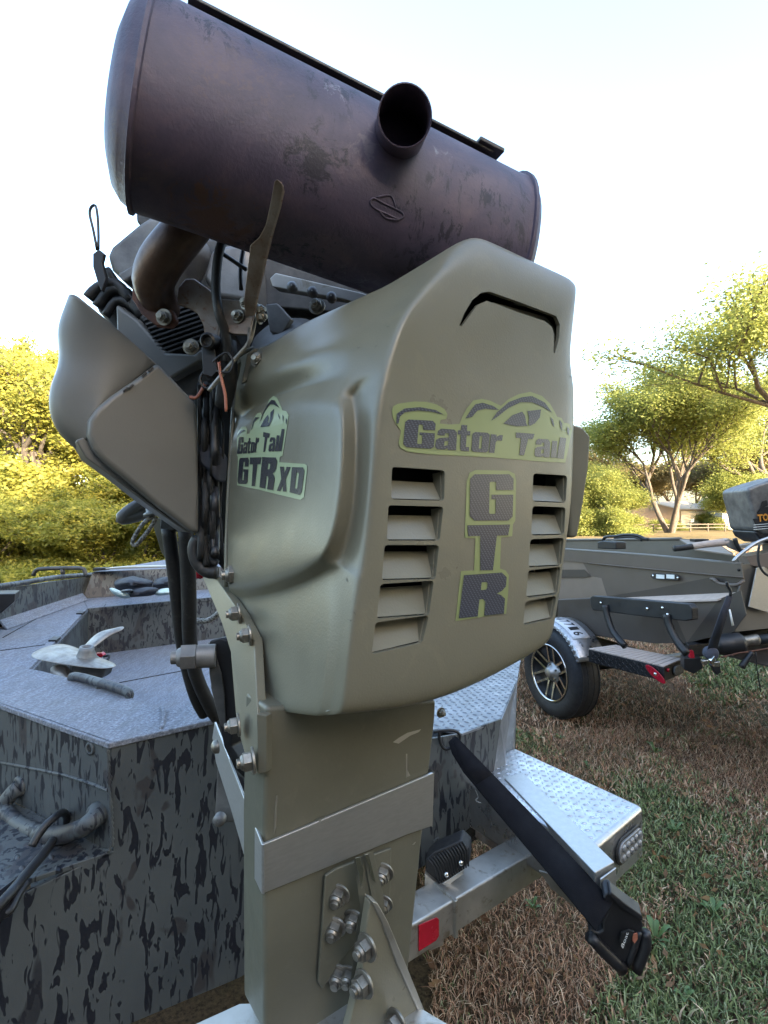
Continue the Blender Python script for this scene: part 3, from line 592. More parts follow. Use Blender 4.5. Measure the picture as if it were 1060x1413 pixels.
m_ = cowl.modifiers.new('u', 'SUBSURF'); m_.levels = m_.render_levels = 2
m_ = cowl.modifiers.new('s', 'SOLIDIFY'); m_.thickness = .005; m_.offset = -1
def bake(o):
    dg = bpy.context.evaluated_depsgraph_get(); dg.update(); me = bpy.data.meshes.new_from_object(o.evaluated_get(dg)); old = o.data; o.modifiers.clear(); o.data = me; me.name = old.name; return o
bake(cowl)
TC = bvh(cowl)
# louvre openings: (top-left, top-right, bottom-right, bottom-left) as seen
LV = [((541, 644), (614, 649), (613, 691), (540, 689)), ((536, 697), (612, 699), (607, 746), (534, 746)), ((531, 752), (606, 752), (601, 799), (527, 801)), ((525, 806), (599, 801), (592, 849), (520, 854)), ((518, 859), (592, 849), (583, 887), (513, 903)),
      ((736, 653), (784, 656), (782, 694), (735, 692)), ((735, 698), (782, 700), (780, 738), (733, 739)), ((732, 744), (780, 742), (776, 781), (729, 783)), ((729, 787), (776, 782), (771, 820), (726, 825)), ((725, 830), (770, 822), (764, 854), (722, 863))]
def inset(q, k, r=4):       # rounded corners
    out = []
    for i in range(4):
        a, b, c_ = V((*q[i-1], 0)), V((*q[i], 0)), V((*q[(i+1) % 4], 0))
        out += [tuple((b+(a-b).normalized()*r)[:2]), tuple((b+((a-b).normalized()+(c_-b).normalized())*r*.3)[:2]), tuple((b+(c_-b).normalized()*r)[:2])]
    return out
cut = MB()
for q in LV:
    cut.prism([onF(x, y)+N*.012 for x, y in inset(q, 0)], -N*.04)
vent = [(634, 449), (641, 432), (652, 414), (664, 404), (676, 402), (710, 414), (750, 429), (768, 436), (773, 448), (772, 466), (766, 488), (764, 486), (765, 462), (762, 451), (752, 443), (716, 431), (690, 421), (672, 415), (660, 420), (648, 436), (638, 450)]
cut.prism([onF(x, y)+N*.012 for x, y in vent], -N*.045)
co_ = cut.build('cutter', M['dark'], motor)
bm_ = cowl.modifiers.new('b', 'BOOLEAN'); bm_.operation = 'DIFFERENCE'; bm_.solver = 'EXACT'; bm_.object = co_
bake(cowl); bpy.data.objects.remove(co_)
for p_ in cowl.data.polygons: p_.use_smooth = True
cowl.data.set_sharp_from_angle(angle=math.radians(42))
# louvre slats: box pockets whose floor runs from deep at the top to flush at the bottom edge
for i, q in enumerate(LV):
    (ax, ay), (bx, by), (cx_, cy_), (dx, dy) = q; g = 1.5
    ty = .0 ; m = MB()
    f0 = .38 if i % 5 == 0 else (.27, .27, .22, .19, .15)[i % 5]
    pk = lambda x, y, o: onF(x, y)-N*o
    tl, tr_, br, bl = pk(ax+g, ay+2, .006), pk(bx-g, by+2, .006), pk(cx_-g, cy_-g, .004), pk(dx+g, dy-g, .004)
    dl, dr = pk(ax+(dx-ax)*f0, ay+(dy-ay)*f0, .017), pk(bx-g+(cx_-bx)*f0, by+(cy_-by)*f0, .017)
    tr2, tl2 = pk(bx-g, by+3, .019), pk(ax+g, ay+3, .019)
    m.add([dl, dr, br, bl, dl-N*.003, dr-N*.003, br-N*.003, bl-N*.003], [(0, 1, 2, 3), (7, 6, 5, 4), (0, 3, 7, 4), (1, 0, 4, 5), (2, 1, 5, 6), (3, 2, 6, 7)])
    m.add([tr_, tr2, dr, br, tr_+U*.002, tr2+U*.002, dr+U*.002, br+U*.002], [(0, 1, 2, 3), (7, 6, 5, 4), (0, 3, 7, 4), (1, 0, 4, 5), (2, 1, 5, 6), (3, 2, 6, 7)])
    m.add([tl, tl2, dl, bl, tl-U*.002, tl2-U*.002, dl-U*.002, bl-U*.002], [(0, 1, 2, 3), (7, 6, 5, 4), (0, 3, 7, 4), (1, 0, 4, 5), (2, 1, 5, 6), (3, 2, 6, 7)])
    m.build('louvre', M['olive'], cowl)
# pressed plate seen under the top slot
poly('slot_plate', [onF(x, y, .014) for x, y in ((612, 520), (640, 460), (661, 430), (681, 417), (753, 437), (767, 453), (768, 510))], -N*.002, M['olive'], cowl, 0)
# inside: dark block added behind the slots to stop light leaking in
poly('dark_slot_backing', [onF(x, y, .055) for x, y in ((565, 480), (620, 410), (780, 430), (770, 850), (640, 920), (530, 930), (530, 620), (565, 600))], VV*.06, M['dark'], motor, 0)
# boss on the far side of the cowl
rb = [P(x, y, .735) for x, y in ((790, 584), (806, 590), (816, 602), (814, 640), (807, 690), (798, 742), (788, 742), (780, 600))]
poly('side_boss', rb, VV*.09, M['olive'], cowl, .004, seg=3)
# flange strip on the near side
tube('flange_edge', [onS(352, 480, 560, .012), onS(338, 485, 545, .016), onS(329, 498, 540, .018), onS(324, 545, 532, .02), onS(319, 620, 520, .02), onS(314, 720, 509, .02), onS(312, 810, 499, .02)], .0035, M['olive'], cowl, 8)
# corner plate with bolt at top of the flange
cp = [P(x, y, .742) for x, y in ((333, 530), (341, 488), (350, 480), (392, 480), (376, 500), (352, 520))]
poly('corner_plate', cp, V((-.3, .95, 0))*.006, M['olive2'], motor, .002)
nuts('bolt', [(P(357, 497, .728), V((-.25, -1, 0)), .0085)], M['steel'], motor)
# decals -----------------------------------------------------------
Z6 = lambda l: [(450+x*.3585, 320+y*.3585) for x, y in l]
back = Z6([(252, 690), (258, 672), (275, 662), (340, 653), (385, 655), (425, 665), (455, 683), (466, 702), (462, 720), (440, 724), (436, 738), (470, 742), (512, 740), (522, 715), (540, 680), (565, 650), (598, 643), (630, 650), (672, 670), (700, 645), (740, 625), (785, 616), (830, 632), (860, 660), (880, 695), (888, 712), (905, 716), (915, 735), (935, 738), (946, 762), (920, 888), (840, 885), (640, 868), (400, 856), (312, 846), (285, 832), (278, 812), (288, 765), (268, 740), (256, 715)])
sticker('name_decal', TC, [back], M['lime'], cowl, .0006, 14)
for l in ([(268, 738), (270, 700), (300, 680), (360, 675), (420, 686), (450, 704), (400, 692), (350, 688), (300, 695), (282, 712), (277, 738)], [(533, 719), (552, 690), (572, 664), (600, 658), (640, 670), (664, 686), (610, 681), (580, 688), (560, 712)],
          [(632, 728), (655, 695), (700, 656), (750, 637), (790, 632), (840, 658), (868, 697), (830, 672), (790, 656), (745, 656), (700, 678), (660, 710)], [(680, 738), (715, 706), (752, 692), (762, 706), (768, 738), (774, 747), (730, 748)],
          [(772, 690), (825, 684), (820, 715), (800, 738), (782, 747), (776, 740), (778, 715)], [(860, 712), (872, 724), (876, 752), (868, 742)], [(896, 722), (906, 738), (906, 768), (898, 748)], [(926, 748), (934, 760), (932, 784), (925, 772)]):
    sticker('decal_artwork', TC, [Z6(l)], M['carbon'], cowl, .0012, 14)
def ital(s, box, t, name='lettering', bold=.028, off=.0012, mat='carbon', par=None):
    return text_on(name, s, [(*p, 0) for p in box], M[mat], par or cowl, t, off, bold)
# name in heavy italic: each letter separately so that it fills its cell as the printed one does
def word(chars, cells, t, off=.0012, bold=.065, mat='carbon', par=None):
    for ch, q in zip(chars, cells):
        if ch in LET: letter_on('letter', ch, q, M[mat], par or cowl, t, off)
        else: text_on('letter', ch, [(*p, 0) for p in q], M[mat], par or cowl, t, off, bold)
def cell(l): return Z6(l)
word('Gator', [cell([(293, 828), (412, 836), (420, 728), (303, 722)]), cell([(415, 836), (498, 841), (502, 762), (428, 757)]), cell([(502, 841), (548, 845), (556, 746), (506, 742)]), cell([(556, 846), (622, 850), (628, 774), (562, 770)]), cell([(624, 850), (668, 853), (678, 783), (632, 779)])], TC)
word('Tai', [cell([(728, 858), (772, 861), (800, 778), (728, 772)]), cell([(798, 864), (858, 869), (860, 800), (806, 796)]), cell([(862, 868), (884, 870), (887, 806), (868, 804)])], TC)
sticker('letter', TC, [Z6([(886, 871), (912, 874), (922, 794), (898, 790)])], M['carbon'], cowl, .0012)
Z7 = lambda l: [(450+x*.3585, 600+y*.3585) for x, y in l]
sticker('model_decal', TC, [Z7([(535, 325), (540, 180), (552, 145), (575, 136), (700, 138), (725, 150), (730, 175), (727, 330), (718, 345), (715, 390), (672, 395), (668, 515), (690, 522), (702, 540), (700, 600), (692, 688), (600, 700), (497, 716), (518, 524), (568, 522), (574, 398), (532, 396)])], M['lime'], cowl, .0006, 14)
word('GTR', [Z7([(550, 330), (715, 330), (720, 152), (552, 152)]), Z7([(556, 522), (672, 520), (706, 345), (541, 348)]), Z7([(508, 706), (682, 688), (694, 528), (528, 540)])], TC)
Z8 = lambda l: [(300+x*.151, 530+y*.151) for x, y in l]
sticker('name_decal', TC, [Z8([(185, 655), (182, 480), (190, 440), (225, 392), (262, 388), (278, 420), (272, 455), (298, 455), (312, 400), (340, 310), (370, 268), (400, 262), (412, 285), (440, 230), (480, 140), (515, 108), (548, 125), (590, 215), (595, 240), (635, 250), (655, 285), (640, 400), (600, 655), (575, 665), (572, 715), (800, 730), (825, 745), (822, 800), (795, 1035), (765, 1058), (560, 1010), (385, 965), (185, 925), (192, 690), (190, 660)])], M['lime_side_lit'], cowl, .0006, 12)
for l in ([(188, 500), (192, 465), (215, 430), (245, 418), (268, 430), (240, 436), (205, 460)], [(315, 425), (335, 340), (355, 305), (392, 308), (365, 325), (345, 345), (325, 410)], [(385, 385), (415, 290), (460, 195), (500, 148), (530, 152), (575, 220), (520, 190), (485, 190), (440, 250), (400, 345)],
          [(400, 395), (430, 335), (468, 282), (478, 310), (470, 350), (480, 355), (490, 300), (492, 262), (527, 228), (512, 320), (478, 388)], [(560, 262), (578, 300), (578, 325), (566, 300)], [(602, 280), (614, 300), (610, 352), (604, 320)], [(634, 310), (645, 325), (638, 375), (632, 350)]):
    sticker('decal_artwork', TC, [Z8(l)], M['ink'], cowl, .0012, 12)
word('Gator', [Z8([(185, 640), (238, 636), (250, 485), (205, 485)]), Z8([(240, 636), (276, 634), (288, 535), (250, 530)]), Z8([(278, 636), (306, 634), (318, 495), (288, 492)]), Z8([(308, 632), (342, 628), (354, 532), (318, 528)]), Z8([(346, 626), (374, 624), (390, 492), (360, 490)])], TC, mat='ink')
word('Tai', [Z8([(418, 622), (450, 622), (488, 452), (428, 440)]), Z8([(472, 618), (528, 616), (540, 490), (490, 486)]), Z8([(532, 616), (560, 616), (578, 470), (552, 468)])], TC, mat='ink')
sticker('letter', TC, [Z8([(560, 616), (594, 614), (622, 412), (596, 412)])], M['ink'], cowl, .0012)
word('GTR', [Z8([(190, 912), (282, 915), (298, 672), (208, 676)]), Z8([(298, 932), (372, 935), (410, 670), (305, 672)]), Z8([(392, 945), (518, 972), (560, 672), (418, 668)])], TC, mat='ink')
word('XD', [Z8([(552, 976), (640, 985), (678, 758), (580, 755)]), Z8([(668, 990), (775, 1018), (808, 762), (690, 760)])], TC, mat='ink')
# small chips and scuffs on the cowl
for x, y, a, l in ((495, 480, -15, 5), (519, 478, -30, 5), (536, 451, 10, 6), (424, 520, 80, 4), (484, 856, 20, 12), (479, 800, 75, 7), (560, 395, -35, 4), (787, 520, 30, 5), (489, 845, 60, 8)):
    c_, s_ = math.cos(math.radians(a))*l/2, math.sin(math.radians(a))*l/2
    sticker('paint_chip', TC, [[(x-c_, y-s_), (x+s_*.2, y-c_*.22), (x+c_, y+s_), (x-s_*.3, y+c_*.2)]], M['olive2'], cowl, .0006, 20)

# ---------------------------------------------------------------- muffler
A0, A1 = P(196, 148, .58), P(682, 352, .765)
ax = (A1-A0).normalized(); side = V((0, 0, 1)).cross(ax).normalized(); upm = ax.cross(side).normalized()
if upm.z < 0: upm = -upm
L = (A1-A0).length
def sect(t, r, ry, n=40, bul=0):
    c_ = A0+ax*t; out = []
    for k in range(n):
        a = 2*math.pi*k/n; cs, sn = math.cos(a), math.sin(a); e = .86
        out.append(c_+side*(abs(cs)**e*math.copysign(1, cs))*r+upm*(abs(sn)**e*math.copysign(1, sn))*ry)
    return out
RS, RU = .088, .108
rows = []
for t, k in ((-.030, .05), (-.029, .35), (-.026, .62), (-.019, .82), (-.009, .93), (-.001, .965), (.0, .985), (.0005, 1.022), (.0045, 1.022), (.006, .99)): rows.append(sect(t, RS*k, RU*k))
for i in range(1, 16): rows.append(sect(.006+(L-.012)*i/15, RS*.99, RU*.985))
for t, k in ((L-.001, 1.0), (L, 1.035), (L+.005, 1.035), (L+.006, .985), (L+.016, .93), (L+.026, .75), (L+.03, .4), (L+.031, .05)): rows.append(sect(t, RS*k, RU*k))
m = MB(); n_ = 40
for r_ in rows: m.v += r_
for i in range(len(rows)-1):
    for k in range(n_): m.f.append((i*n_+k, i*n_+(k+1) % n_, (i+1)*n_+(k+1) % n_, (i+1)*n_+k))
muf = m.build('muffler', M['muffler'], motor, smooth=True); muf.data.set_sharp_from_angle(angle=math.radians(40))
TM = bvh(muf)
# outlet pipe, open at the end
b0, b1 = P(545, 205, .68), P(559, 160, .56)
axp = (b1-b0).normalized(); m = MB()
m.lathe(b0, axp, [(.030, 0), (.0295, (b1-b0).length), (.0282, (b1-b0).length+.0005), (.0275, (b1-b0).length-.001), (.0275, .01), (.001, .012)], 36)
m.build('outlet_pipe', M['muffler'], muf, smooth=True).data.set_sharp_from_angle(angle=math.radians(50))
# seam strip along the top with a folded tab
ts = [A0+ax*t+upm*(RU+.003)+side*.030*sg for t, sg in ((.02, -1), (L-.04, -1), (L-.04, 1), (.02, 1))]
sgn = 1 if side.y < 0 else -1
ts = [A0+ax*t+upm*(RU*.985)+side*(sgn*o) for t, o in ((.03, .045), (L-.05, .045), (L-.05, -.02), (.03, -.02))]
poly('heat_shield_strip', ts, upm*.004, M['darksteel'], muf, .001)
tb = [A0+ax*t+upm*(RU*.98+.004)+side*(sgn*o) for t, o in ((L-.075, .05), (L-.035, .05), (L-.035, .01), (L-.075, .01))]
poly('strip_tab', tb, upm*.006, M['darksteel'], muf, .0015)
# pressed emblem: a diamond crossed by a rounded bar
def emb(pts, r=.0012, closed=True, name='pressed_emblem'):
    q = [cast(TM, x, y, .0002) for x, y in pts]; q = [p for p in q if p is not None]
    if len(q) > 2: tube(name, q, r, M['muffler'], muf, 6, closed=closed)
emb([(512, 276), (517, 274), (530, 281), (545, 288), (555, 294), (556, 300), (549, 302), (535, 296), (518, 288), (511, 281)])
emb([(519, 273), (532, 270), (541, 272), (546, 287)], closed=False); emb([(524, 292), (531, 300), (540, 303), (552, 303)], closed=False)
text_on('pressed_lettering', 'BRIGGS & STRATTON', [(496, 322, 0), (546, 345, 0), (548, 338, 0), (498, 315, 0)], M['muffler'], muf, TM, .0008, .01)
# elbow pipe with flange
elb = [P(275, 296, .70), P(262, 312, .70), P(240, 338, .70), (P(222, 362, .71)), P(212, 388, .725), P(218, 412, .745), P(226, 428, .77)]
tube('exhaust_elbow', elb, [.0265, .0275, .0285, .029, .028, .025, .024], M['rustpipe'], motor, 24)
m = MB(); m.tube([P(250, 297, .68), P(264, 293, .68), P(290, 304, .68), P(318, 318, .69)], .006, 8); m.build('weld_bead', M['rustpipe'], motor, smooth=True)
m = MB()
m.prism([P(x, y, .735) for x, y in ((182, 396), (190, 384), (200, 388), (206, 412), (222, 424), (238, 428), (243, 441), (234, 450), (214, 448), (194, 432), (182, 412))], V((.1, .9, -.1))*.012)
m.build('exhaust_flange', M['rust'], motor, bevel=.002)
nuts('bolt', [(P(227, 438, .732), V((-.1, -1, -.15)), .0085), (P(357, 438, .70), V((1, -.3, 0)), .007), (P(355, 428, .70), V((1, -.3, 0)), .007), (P(329, 437, .70), V((-.3, -1, 0)), .007), (P(340, 419, .69), V((-.3, -1, 0)), .0065), (P(264, 479, .75), V((0, -1, -.1)), .0085), (P(438, 424, .76), V((-.2, -1, .2)), .009)], M['steel'], motor)
# support strap from muffler to engine, stained by heat
sb = [(382, 246), (389, 252), (391, 262), (386, 285), (376, 320), (366, 360), (356, 405), (350, 435), (338, 436), (336, 415), (341, 370), (345, 338), (357, 327), (366, 310), (373, 278), (378, 250)]
def sbd(y): return .553+(y-246)/190*.125
poly('muffler_bracket', [P(x, y, sbd(y)) for x, y in sb], V((.25, .9, .1))*.005, M['strap_metal'], motor, .0015)
poly('bracket_foot', [P(x, y, .70) for x, y in ((300, 412), (336, 414), (350, 436), (344, 462), (322, 461), (302, 452))], V((.1, 1, 0))*.005, M['strap_metal'], motor, .0015)
poly('exhaust_bracket', [P(x, y, .742) for x, y in ((256, 384), (268, 384), (290, 400), (303, 414), (304, 445), (300, 470), (284, 470), (280, 448), (272, 432), (258, 424), (244, 420), (246, 396))], V((.05, 1, 0))*.006, M['strap_metal'], motor, .002)
# ---------------------------------------------------------------- engine behind the covers
def blk(name, px, d, th, mat, bev=.006, dirv=(.35, .93, 0)): return poly(name, [P(x, y, d) for x, y in px], V(dirv).normalized()*th, M[mat], motor, bev, seg=3)
blk('engine_block', [(200, 330), (330, 325), (470, 395), (520, 420), (520, 620), (330, 640), (262, 560), (210, 470)], .93, .20, 'darksteel', .01)
blk('intake_cover', [(300, 312), (560, 392), (560, 440), (330, 420)], .90, .1, 'darksteel', .004)
blk('rocker_cover', [(143, 352), (150, 338), (186, 308), (205, 296), (232, 292), (240, 318), (222, 352), (205, 396), (176, 398), (150, 372)], .80, .10, 'castgrey', .012)
blk('rocker_cover_rib', [(160, 378), (206, 352), (212, 362), (170, 390)], .785, .02, 'castgrey', .004)
blk('intake_housing', [(186, 284), (222, 290), (244, 310), (238, 322), (200, 318), (186, 306)], .83, .08, 'darksteel', .006)
m = MB()
for i in range(9):      # cooling fins
    a, b = (196+i*11, 424+i*2.0), (226+i*11, 506-i*4)
    m.prism([P(198+i*3, 440+i*6, .80), P(272+i*2, 416+i*6, .815), P(272+i*2, 418.5+i*6, .815), P(198+i*3, 442.5+i*6, .80)], V((.1, 1, 0))*.06)
m.build('cooling_fins', M['darksteel'], motor, kind='stuff')
blk('cylinder_barrel', [(202, 424), (270, 414), (300, 470), (300, 500), (240, 500)], .845, .08, 'dark', .003)
blk('spark_boot', [(124, 405), (150, 380), (178, 410), (196, 450), (170, 470), (134, 430)], .83, .03, 'black', .006)
for l, r in (([(122, 412), (136, 398), (160, 392), (182, 416)], .009), ([(134, 424), (152, 402), (176, 404), (196, 438)], .008), ([(146, 436), (160, 416), (180, 420), (206, 448)], .0065), ([(148, 372), (170, 402), (192, 420)], .006)):
    tube('ignition_lead', [P(x, y, .815) for x, y in l], r, M['rubber'], motor)
# cable tie loop standing up from the cover
tube('cable_tie_loop', [P(x, y, .80) for x, y in ((134, 345), (129, 318), (124, 296), (126, 286), (132, 284), (135, 300), (136, 322), (136, 344))], .0021, M['black'], motor, 6)
blk('tie_clip', [(128, 350), (136, 344), (143, 350), (140, 362), (146, 384), (140, 402), (134, 388), (128, 368)], .795, .006, 'black', .001)
blk('wing_plate', [(158, 418), (166, 424), (188, 440), (215, 470), (228, 486), (268, 488), (276, 480), (278, 498), (232, 524), (205, 500), (160, 458)], .80, .02, 'tan', .008)
blk('side_casting', [(222, 512), (278, 474), (300, 486), (302, 520), (262, 545), (240, 540)], .83, .05, 'castgrey', .006)
blk('casting_rib', [(224, 516), (276, 494), (278, 500), (228, 524)], .815, .03, 'castgrey', .002)
blk('intake_casting', [(290, 340), (345, 330), (350, 420), (300, 412), (276, 384)], .86, .05, 'castgrey', .012)
blk('frame_rail', [(372, 384), (380, 376), (500, 404), (520, 412), (512, 424), (470, 412), (376, 396)], .84, .02, 'alu_tube', .002)
blk('coil_bracket', [(366, 420), (382, 418), (402, 440), (388, 462), (372, 458)], .82, .01, 'castgrey', .002)
m = MB(); m.lathe(P(398, 480, .86), V((-.2, -.7, .65)), [(.062, 0), (.060, .012), (.052, .024), (.034, .034), (.012, .038), (.001, .038)], 32)
m.build('blower_housing', M['castgrey'], motor, smooth=True)
for x, y, d in ((404, 398, .8), (432, 405, .81), (458, 412, .82)):
    m = MB(); m.lathe(P(x, y, d), V((0, -1, 0)), [(.008, 0), (.008, .008), (.004, .012), (.001, .012)], 12); m.build('rail_bolt', M['castgrey'], motor, smooth=True)
tube('fuel_line', [P(x, y, d) for x, y, d in ((312, 322, .70), (303, 345, .69), (299, 372, .69), (298, 402, .69), (302, 432, .69), (310, 455, .70), (314, 478, .71), (314, 500, .72))], .0062, M['rubber'], motor)
for l, d, r, mt in (([(300, 345), (325, 362), (340, 372)], .73, .003, 'black'), ([(338, 330), (332, 370), (333, 400)], .74, .003, 'black'), ([(352, 436), (345, 470), (325, 495), (300, 525), (288, 540)], .71, .0032, 'steel'), ([(344, 452), (343, 480)], .70, .002, 'castgrey'),
                  ([(294, 500), (302, 492), (314, 487), (322, 500), (316, 514), (300, 512)], .70, .0016, 'black'), ([(282, 512), (276, 524), (284, 536), (296, 530)], .72, .0018, 'black'),
                  ([(302, 500), (305, 520), (311, 545), (312, 568)], .70, .0021, 'copper'), ([(283, 530), (272, 548), (262, 548)], .75, .0025, 'copper')):
    tube('wire', [P(x, y, d) for x, y in l], r, M[mt], motor, 8)
tube('sensor_body', [P(313, 470, .73), P(314, 520, .74), P(308, 560, .76)], [.013, .014, .012], M['rubber'], motor, 14)
m = MB(); m.prism([P(x, y, .715) for x, y in ((278, 478), (296, 478), (300, 512), (292, 520), (280, 516))], V((0, 1, 0))*.02); m.lathe(P(286, 470, .705), V((-.2, -1, -.2)), [(.011, 0), (.011, -.02)], 16); m.lathe(P(286, 470, .703), V((-.2, -1, -.2)), [(.011, 0), (.008, .003), (.006, -.004), (.001, -.004)], 16)
m.build('plug_connector', M['black'], motor, bevel=.001)
# wiring loom in the gap
rl = random.Random(3)
for i in range(12):
    x0 = rl.uniform(276, 304); x = x0; A_ = rl.choice([1, 2, 3.5]); pts = []
    for k in range(8):
        y = 530+k*34+rl.uniform(-14, 14)*(k > 0); x = min(308, max(272, x+rl.uniform(-A_, A_))); pts.append(P(x, y, .80+rl.uniform(-.02, .03)))
    tube('loom_wire', pts, rl.choice([.002, .003, .0035, .005, .007]), M[rl.choice(['dark', 'black', 'dark', 'dark'])], motor, 8)
blk('loom_sleeve', [(270, 612), (286, 606), (300, 630), (298, 668), (284, 650), (272, 640)], .79, .03, 'navy', .008)
blk('gap_shade_fill', [(268, 540), (318, 500), (318, 800), (262, 730)], .90, .12, 'dark', .003)  # black block added as the shade in the gap behind the wires
for l, r in (([(300, 790), (285, 788), (272, 775), (268, 756), (274, 742)], .010), ([(270, 744), (276, 762), (290, 772), (300, 778)], .006), ([(282, 740), (280, 756), (276, 768), (284, 782)], .003), ([(292, 745), (288, 760), (282, 772), (292, 780)], .003)):
    tube('braided_harness', [P(x, y, .80) for x, y in l], r, M['rubber'], motor)
tube('drain_hose', [P(x, y, .84) for x, y in ((272, 735), (290, 744), (310, 756))], .005, M['darksteel'], motor)
# recoil / fan shroud, left side
def shd(x): return .80*(1520-268)/(1520.0-x)
def sh(x, y, o=0, dz=0): return P(x, y, shd(x))+VV*-o
rowsS = []
out_ = [(97, 404), (88, 424), (81, 446), (84, 470), (84, 496), (76, 515), (70, 535), (69, 556), (76, 580), (90, 600), (108, 614)]
inn = [(100, 406), (112, 432), (122, 456), (128, 478), (130, 500), (126, 518), (122, 535), (120, 552), (116, 572), (118, 592), (122, 606)]
mid2 = [(130, 433), (140, 452), (152, 470), (162, 486), (166, 500), (160, 520), (152, 535), (146, 548), (134, 562), (128, 580), (128, 600)]
in2 = [(213, 504), (212, 505), (211, 506), (208, 509), (203, 512), (190, 522), (178, 532), (160, 546), (144, 558), (134, 572), (132, 600)]
g_ = []
for i in range(11):
    g_.append([sh(*out_[i])+VV*.12+U*.03, sh(*out_[i])+VV*.045, sh(out_[i][0]+1, out_[i][1])+VV*.012, sh(*inn[i], .008), sh(*mid2[i], .014), sh(*in2[i], .010)])
vs, fs = grid(g_)
scoop = mk('fan_shroud', vs, fs, M['tan'], motor, smooth=True, sub=2); m_ = scoop.modifiers.new('s', 'SOLIDIFY'); m_.thickness = .004; m_.offset = 0
fpl = [(213, 505), (266, 561), (268, 600), (269, 737), (258, 732), (215, 700), (172, 664), (140, 638), (126, 622), (118, 603), (119, 583), (130, 567), (150, 550), (185, 526)]
poly('shroud_front_panel', [sh(x, y, .024) for x, y in fpl], VV*.045, M['tan'], motor, .0075, seg=4)
poly('shroud_lower_lip', [sh(x, y, .004) for x, y in ((104, 608), (122, 600), (132, 628), (170, 660), (220, 702), (266, 734), (258, 735), (200, 694), (150, 655), (118, 632))], VV*.05, M['tan'], motor, .006, seg=3)
for x, y in ((190, 524), (199, 517), (172, 540), (165, 544)):
    poly('shroud_clip', [sh(x, y, .024), sh(x+6, y-5, .024), sh(x+8, y-3, .024), sh(x+2, y+2, .024)], VV*-.003, M['black'], motor, 0)
# starter handle, cup, paracord loop
tube('lift_handle', [P(x, y, d) for x, y, d in ((215, 690, .98), (190, 697, .95), (171, 711, .93), (170, 716, .93), (190, 712, .95), (215, 704, .98))], .011, M['tan'], motor, 8)
m = MB(); m.lathe(P(213, 678, .90), V((.1, 0, -1)), [(.018, -.01), (.016, .035), (.021, .037), (.021, .042), (.001, .042)], 20); m.build('handle_cup', M['tan'], motor, smooth=True)
tube('cord_loop', [P(x, y, .90) for x, y in ((212, 712), (198, 722), (186, 740), (183, 750), (188, 752), (197, 742), (208, 728), (216, 714))], .0035, M['rope'], motor, 8)
blk('hose_clamp_block', [(222, 700), (232, 694), (246, 712), (250, 732), (226, 735), (218, 728)], .86, .03, 'rubber', .005)
tube('fuel_hose', [P(x, y, d) for x, y, d in ((232, 728, .87), (238, 770, .88), (244, 820, .90), (249, 870, .93), (258, 920, .97), (270, 962, 1.0), (282, 985, 1.03))], .0115, M['rubber'], motor, 14)
tube('fuel_hose', [P(x, y, d) for x, y, d in ((256, 730, .86), (259, 775, .87), (261, 830, .89), (262, 880, .92), (270, 930, .96), (290, 975, 1.0), (300, 990, 1.03))], .0125, M['rubber'], motor, 14)
# olive arm behind the hoses
poly('tiller_mount', [P(x, y, .93) for x, y in ((208, 716), (224, 714), (236, 770), (232, 776), (222, 762))], V((0, 1, 0))*.01, M['olive'], motor)
# ---------------------------------------------------------------- tower (post), clamp plates, bolts
tk = .575/(1/(1520.-370))
def dT(x): return tk/(1520.0-x)
def onT(x, y, off=0): return onpl(x, y, P(370, 700, dT(370))-N*off, N)
sidev = VV*.064
m = MB()
fr_ = [onT(368, 975), onT(603, 965), onT(602, 990), onT(586, 1136), onT(566, 1330), onT(556, 1430), onT(365, 1430), onT(364, 1157)]
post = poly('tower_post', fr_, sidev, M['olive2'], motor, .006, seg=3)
# side plate that carries the nuts
sp = [(276, 788), (300, 800), (322, 832), (334, 850), (351, 884), (355, 985), (357, 1068), (345, 1066), (338, 1042), (326, 1000), (318, 900), (306, 860)]
def onSp(x, y, off=0): return onpl(x, y, P(357, 1000, .60)+SN*off, V((-.9, -.43, 0)))
SPN = V((-.9, -.43, 0)).normalized()
def spd(x, y): return .566+(357-x)*.0018+max(0, 1010-y)*.0006
poly('side_plate', [P(x, y, spd(x, y)) for x, y in sp], V((.75, .66, 0))*.012, M['olive'], motor, .0015)
poly('side_plate_edge', [P(x, y, .560) for x, y in ((354, 985), (368, 988), (368, 1066), (356, 1068))], V((.4, .9, 0))*.01, M['olive2'], motor, .001)
nax = V((-.93, -.36, -.05))
nuts('lock_nut', [(P(331, 792, .755), nax, .0145), (P(331, 846, .70), nax, .0102), (P(346, 876, .655), nax, .0098), (P(331, 1000, .607), nax, .0098), (P(351, 1049, .565), nax, .0105)], M['steel'], motor)
# black pivot bracket with big bolt
pb = [(288, 884), (304, 880), (314, 884), (322, 910), (327, 940), (328, 990), (322, 1000), (318, 1030), (330, 1048), (342, 1062), (342, 1080), (322, 1060), (308, 1030), (300, 990), (290, 950)]
poly('pivot_bracket', [P(x, y, .76) for x, y in pb], V((.5, .85, 0))*.05, M['black'], motor, .003)
poly('pivot_face', [P(x, y, .752) for x, y in ((288, 886), (298, 905), (306, 930), (310, 960), (312, 1008), (304, 1000), (294, 960), (289, 930))], V((-.3, .9, 0))*.006, M['darksteel'], motor, .001)
m = MB(); q = P(288, 905, .75); a_ = V((-.97, -.22, 0)); m.cyl(q+a_*-.01, q+a_*.016, .0165, 24); m.cyl(q+a_*.016, q+a_*.037, .019, 6); m.cyl(q+a_*.037, q+a_*.043, .0145, 20, .012); m.cyl(q+a_*.042, q+a_*.051, .009, 14); m.build('pivot_bolt', M['castgrey'], motor, bevel=.001)
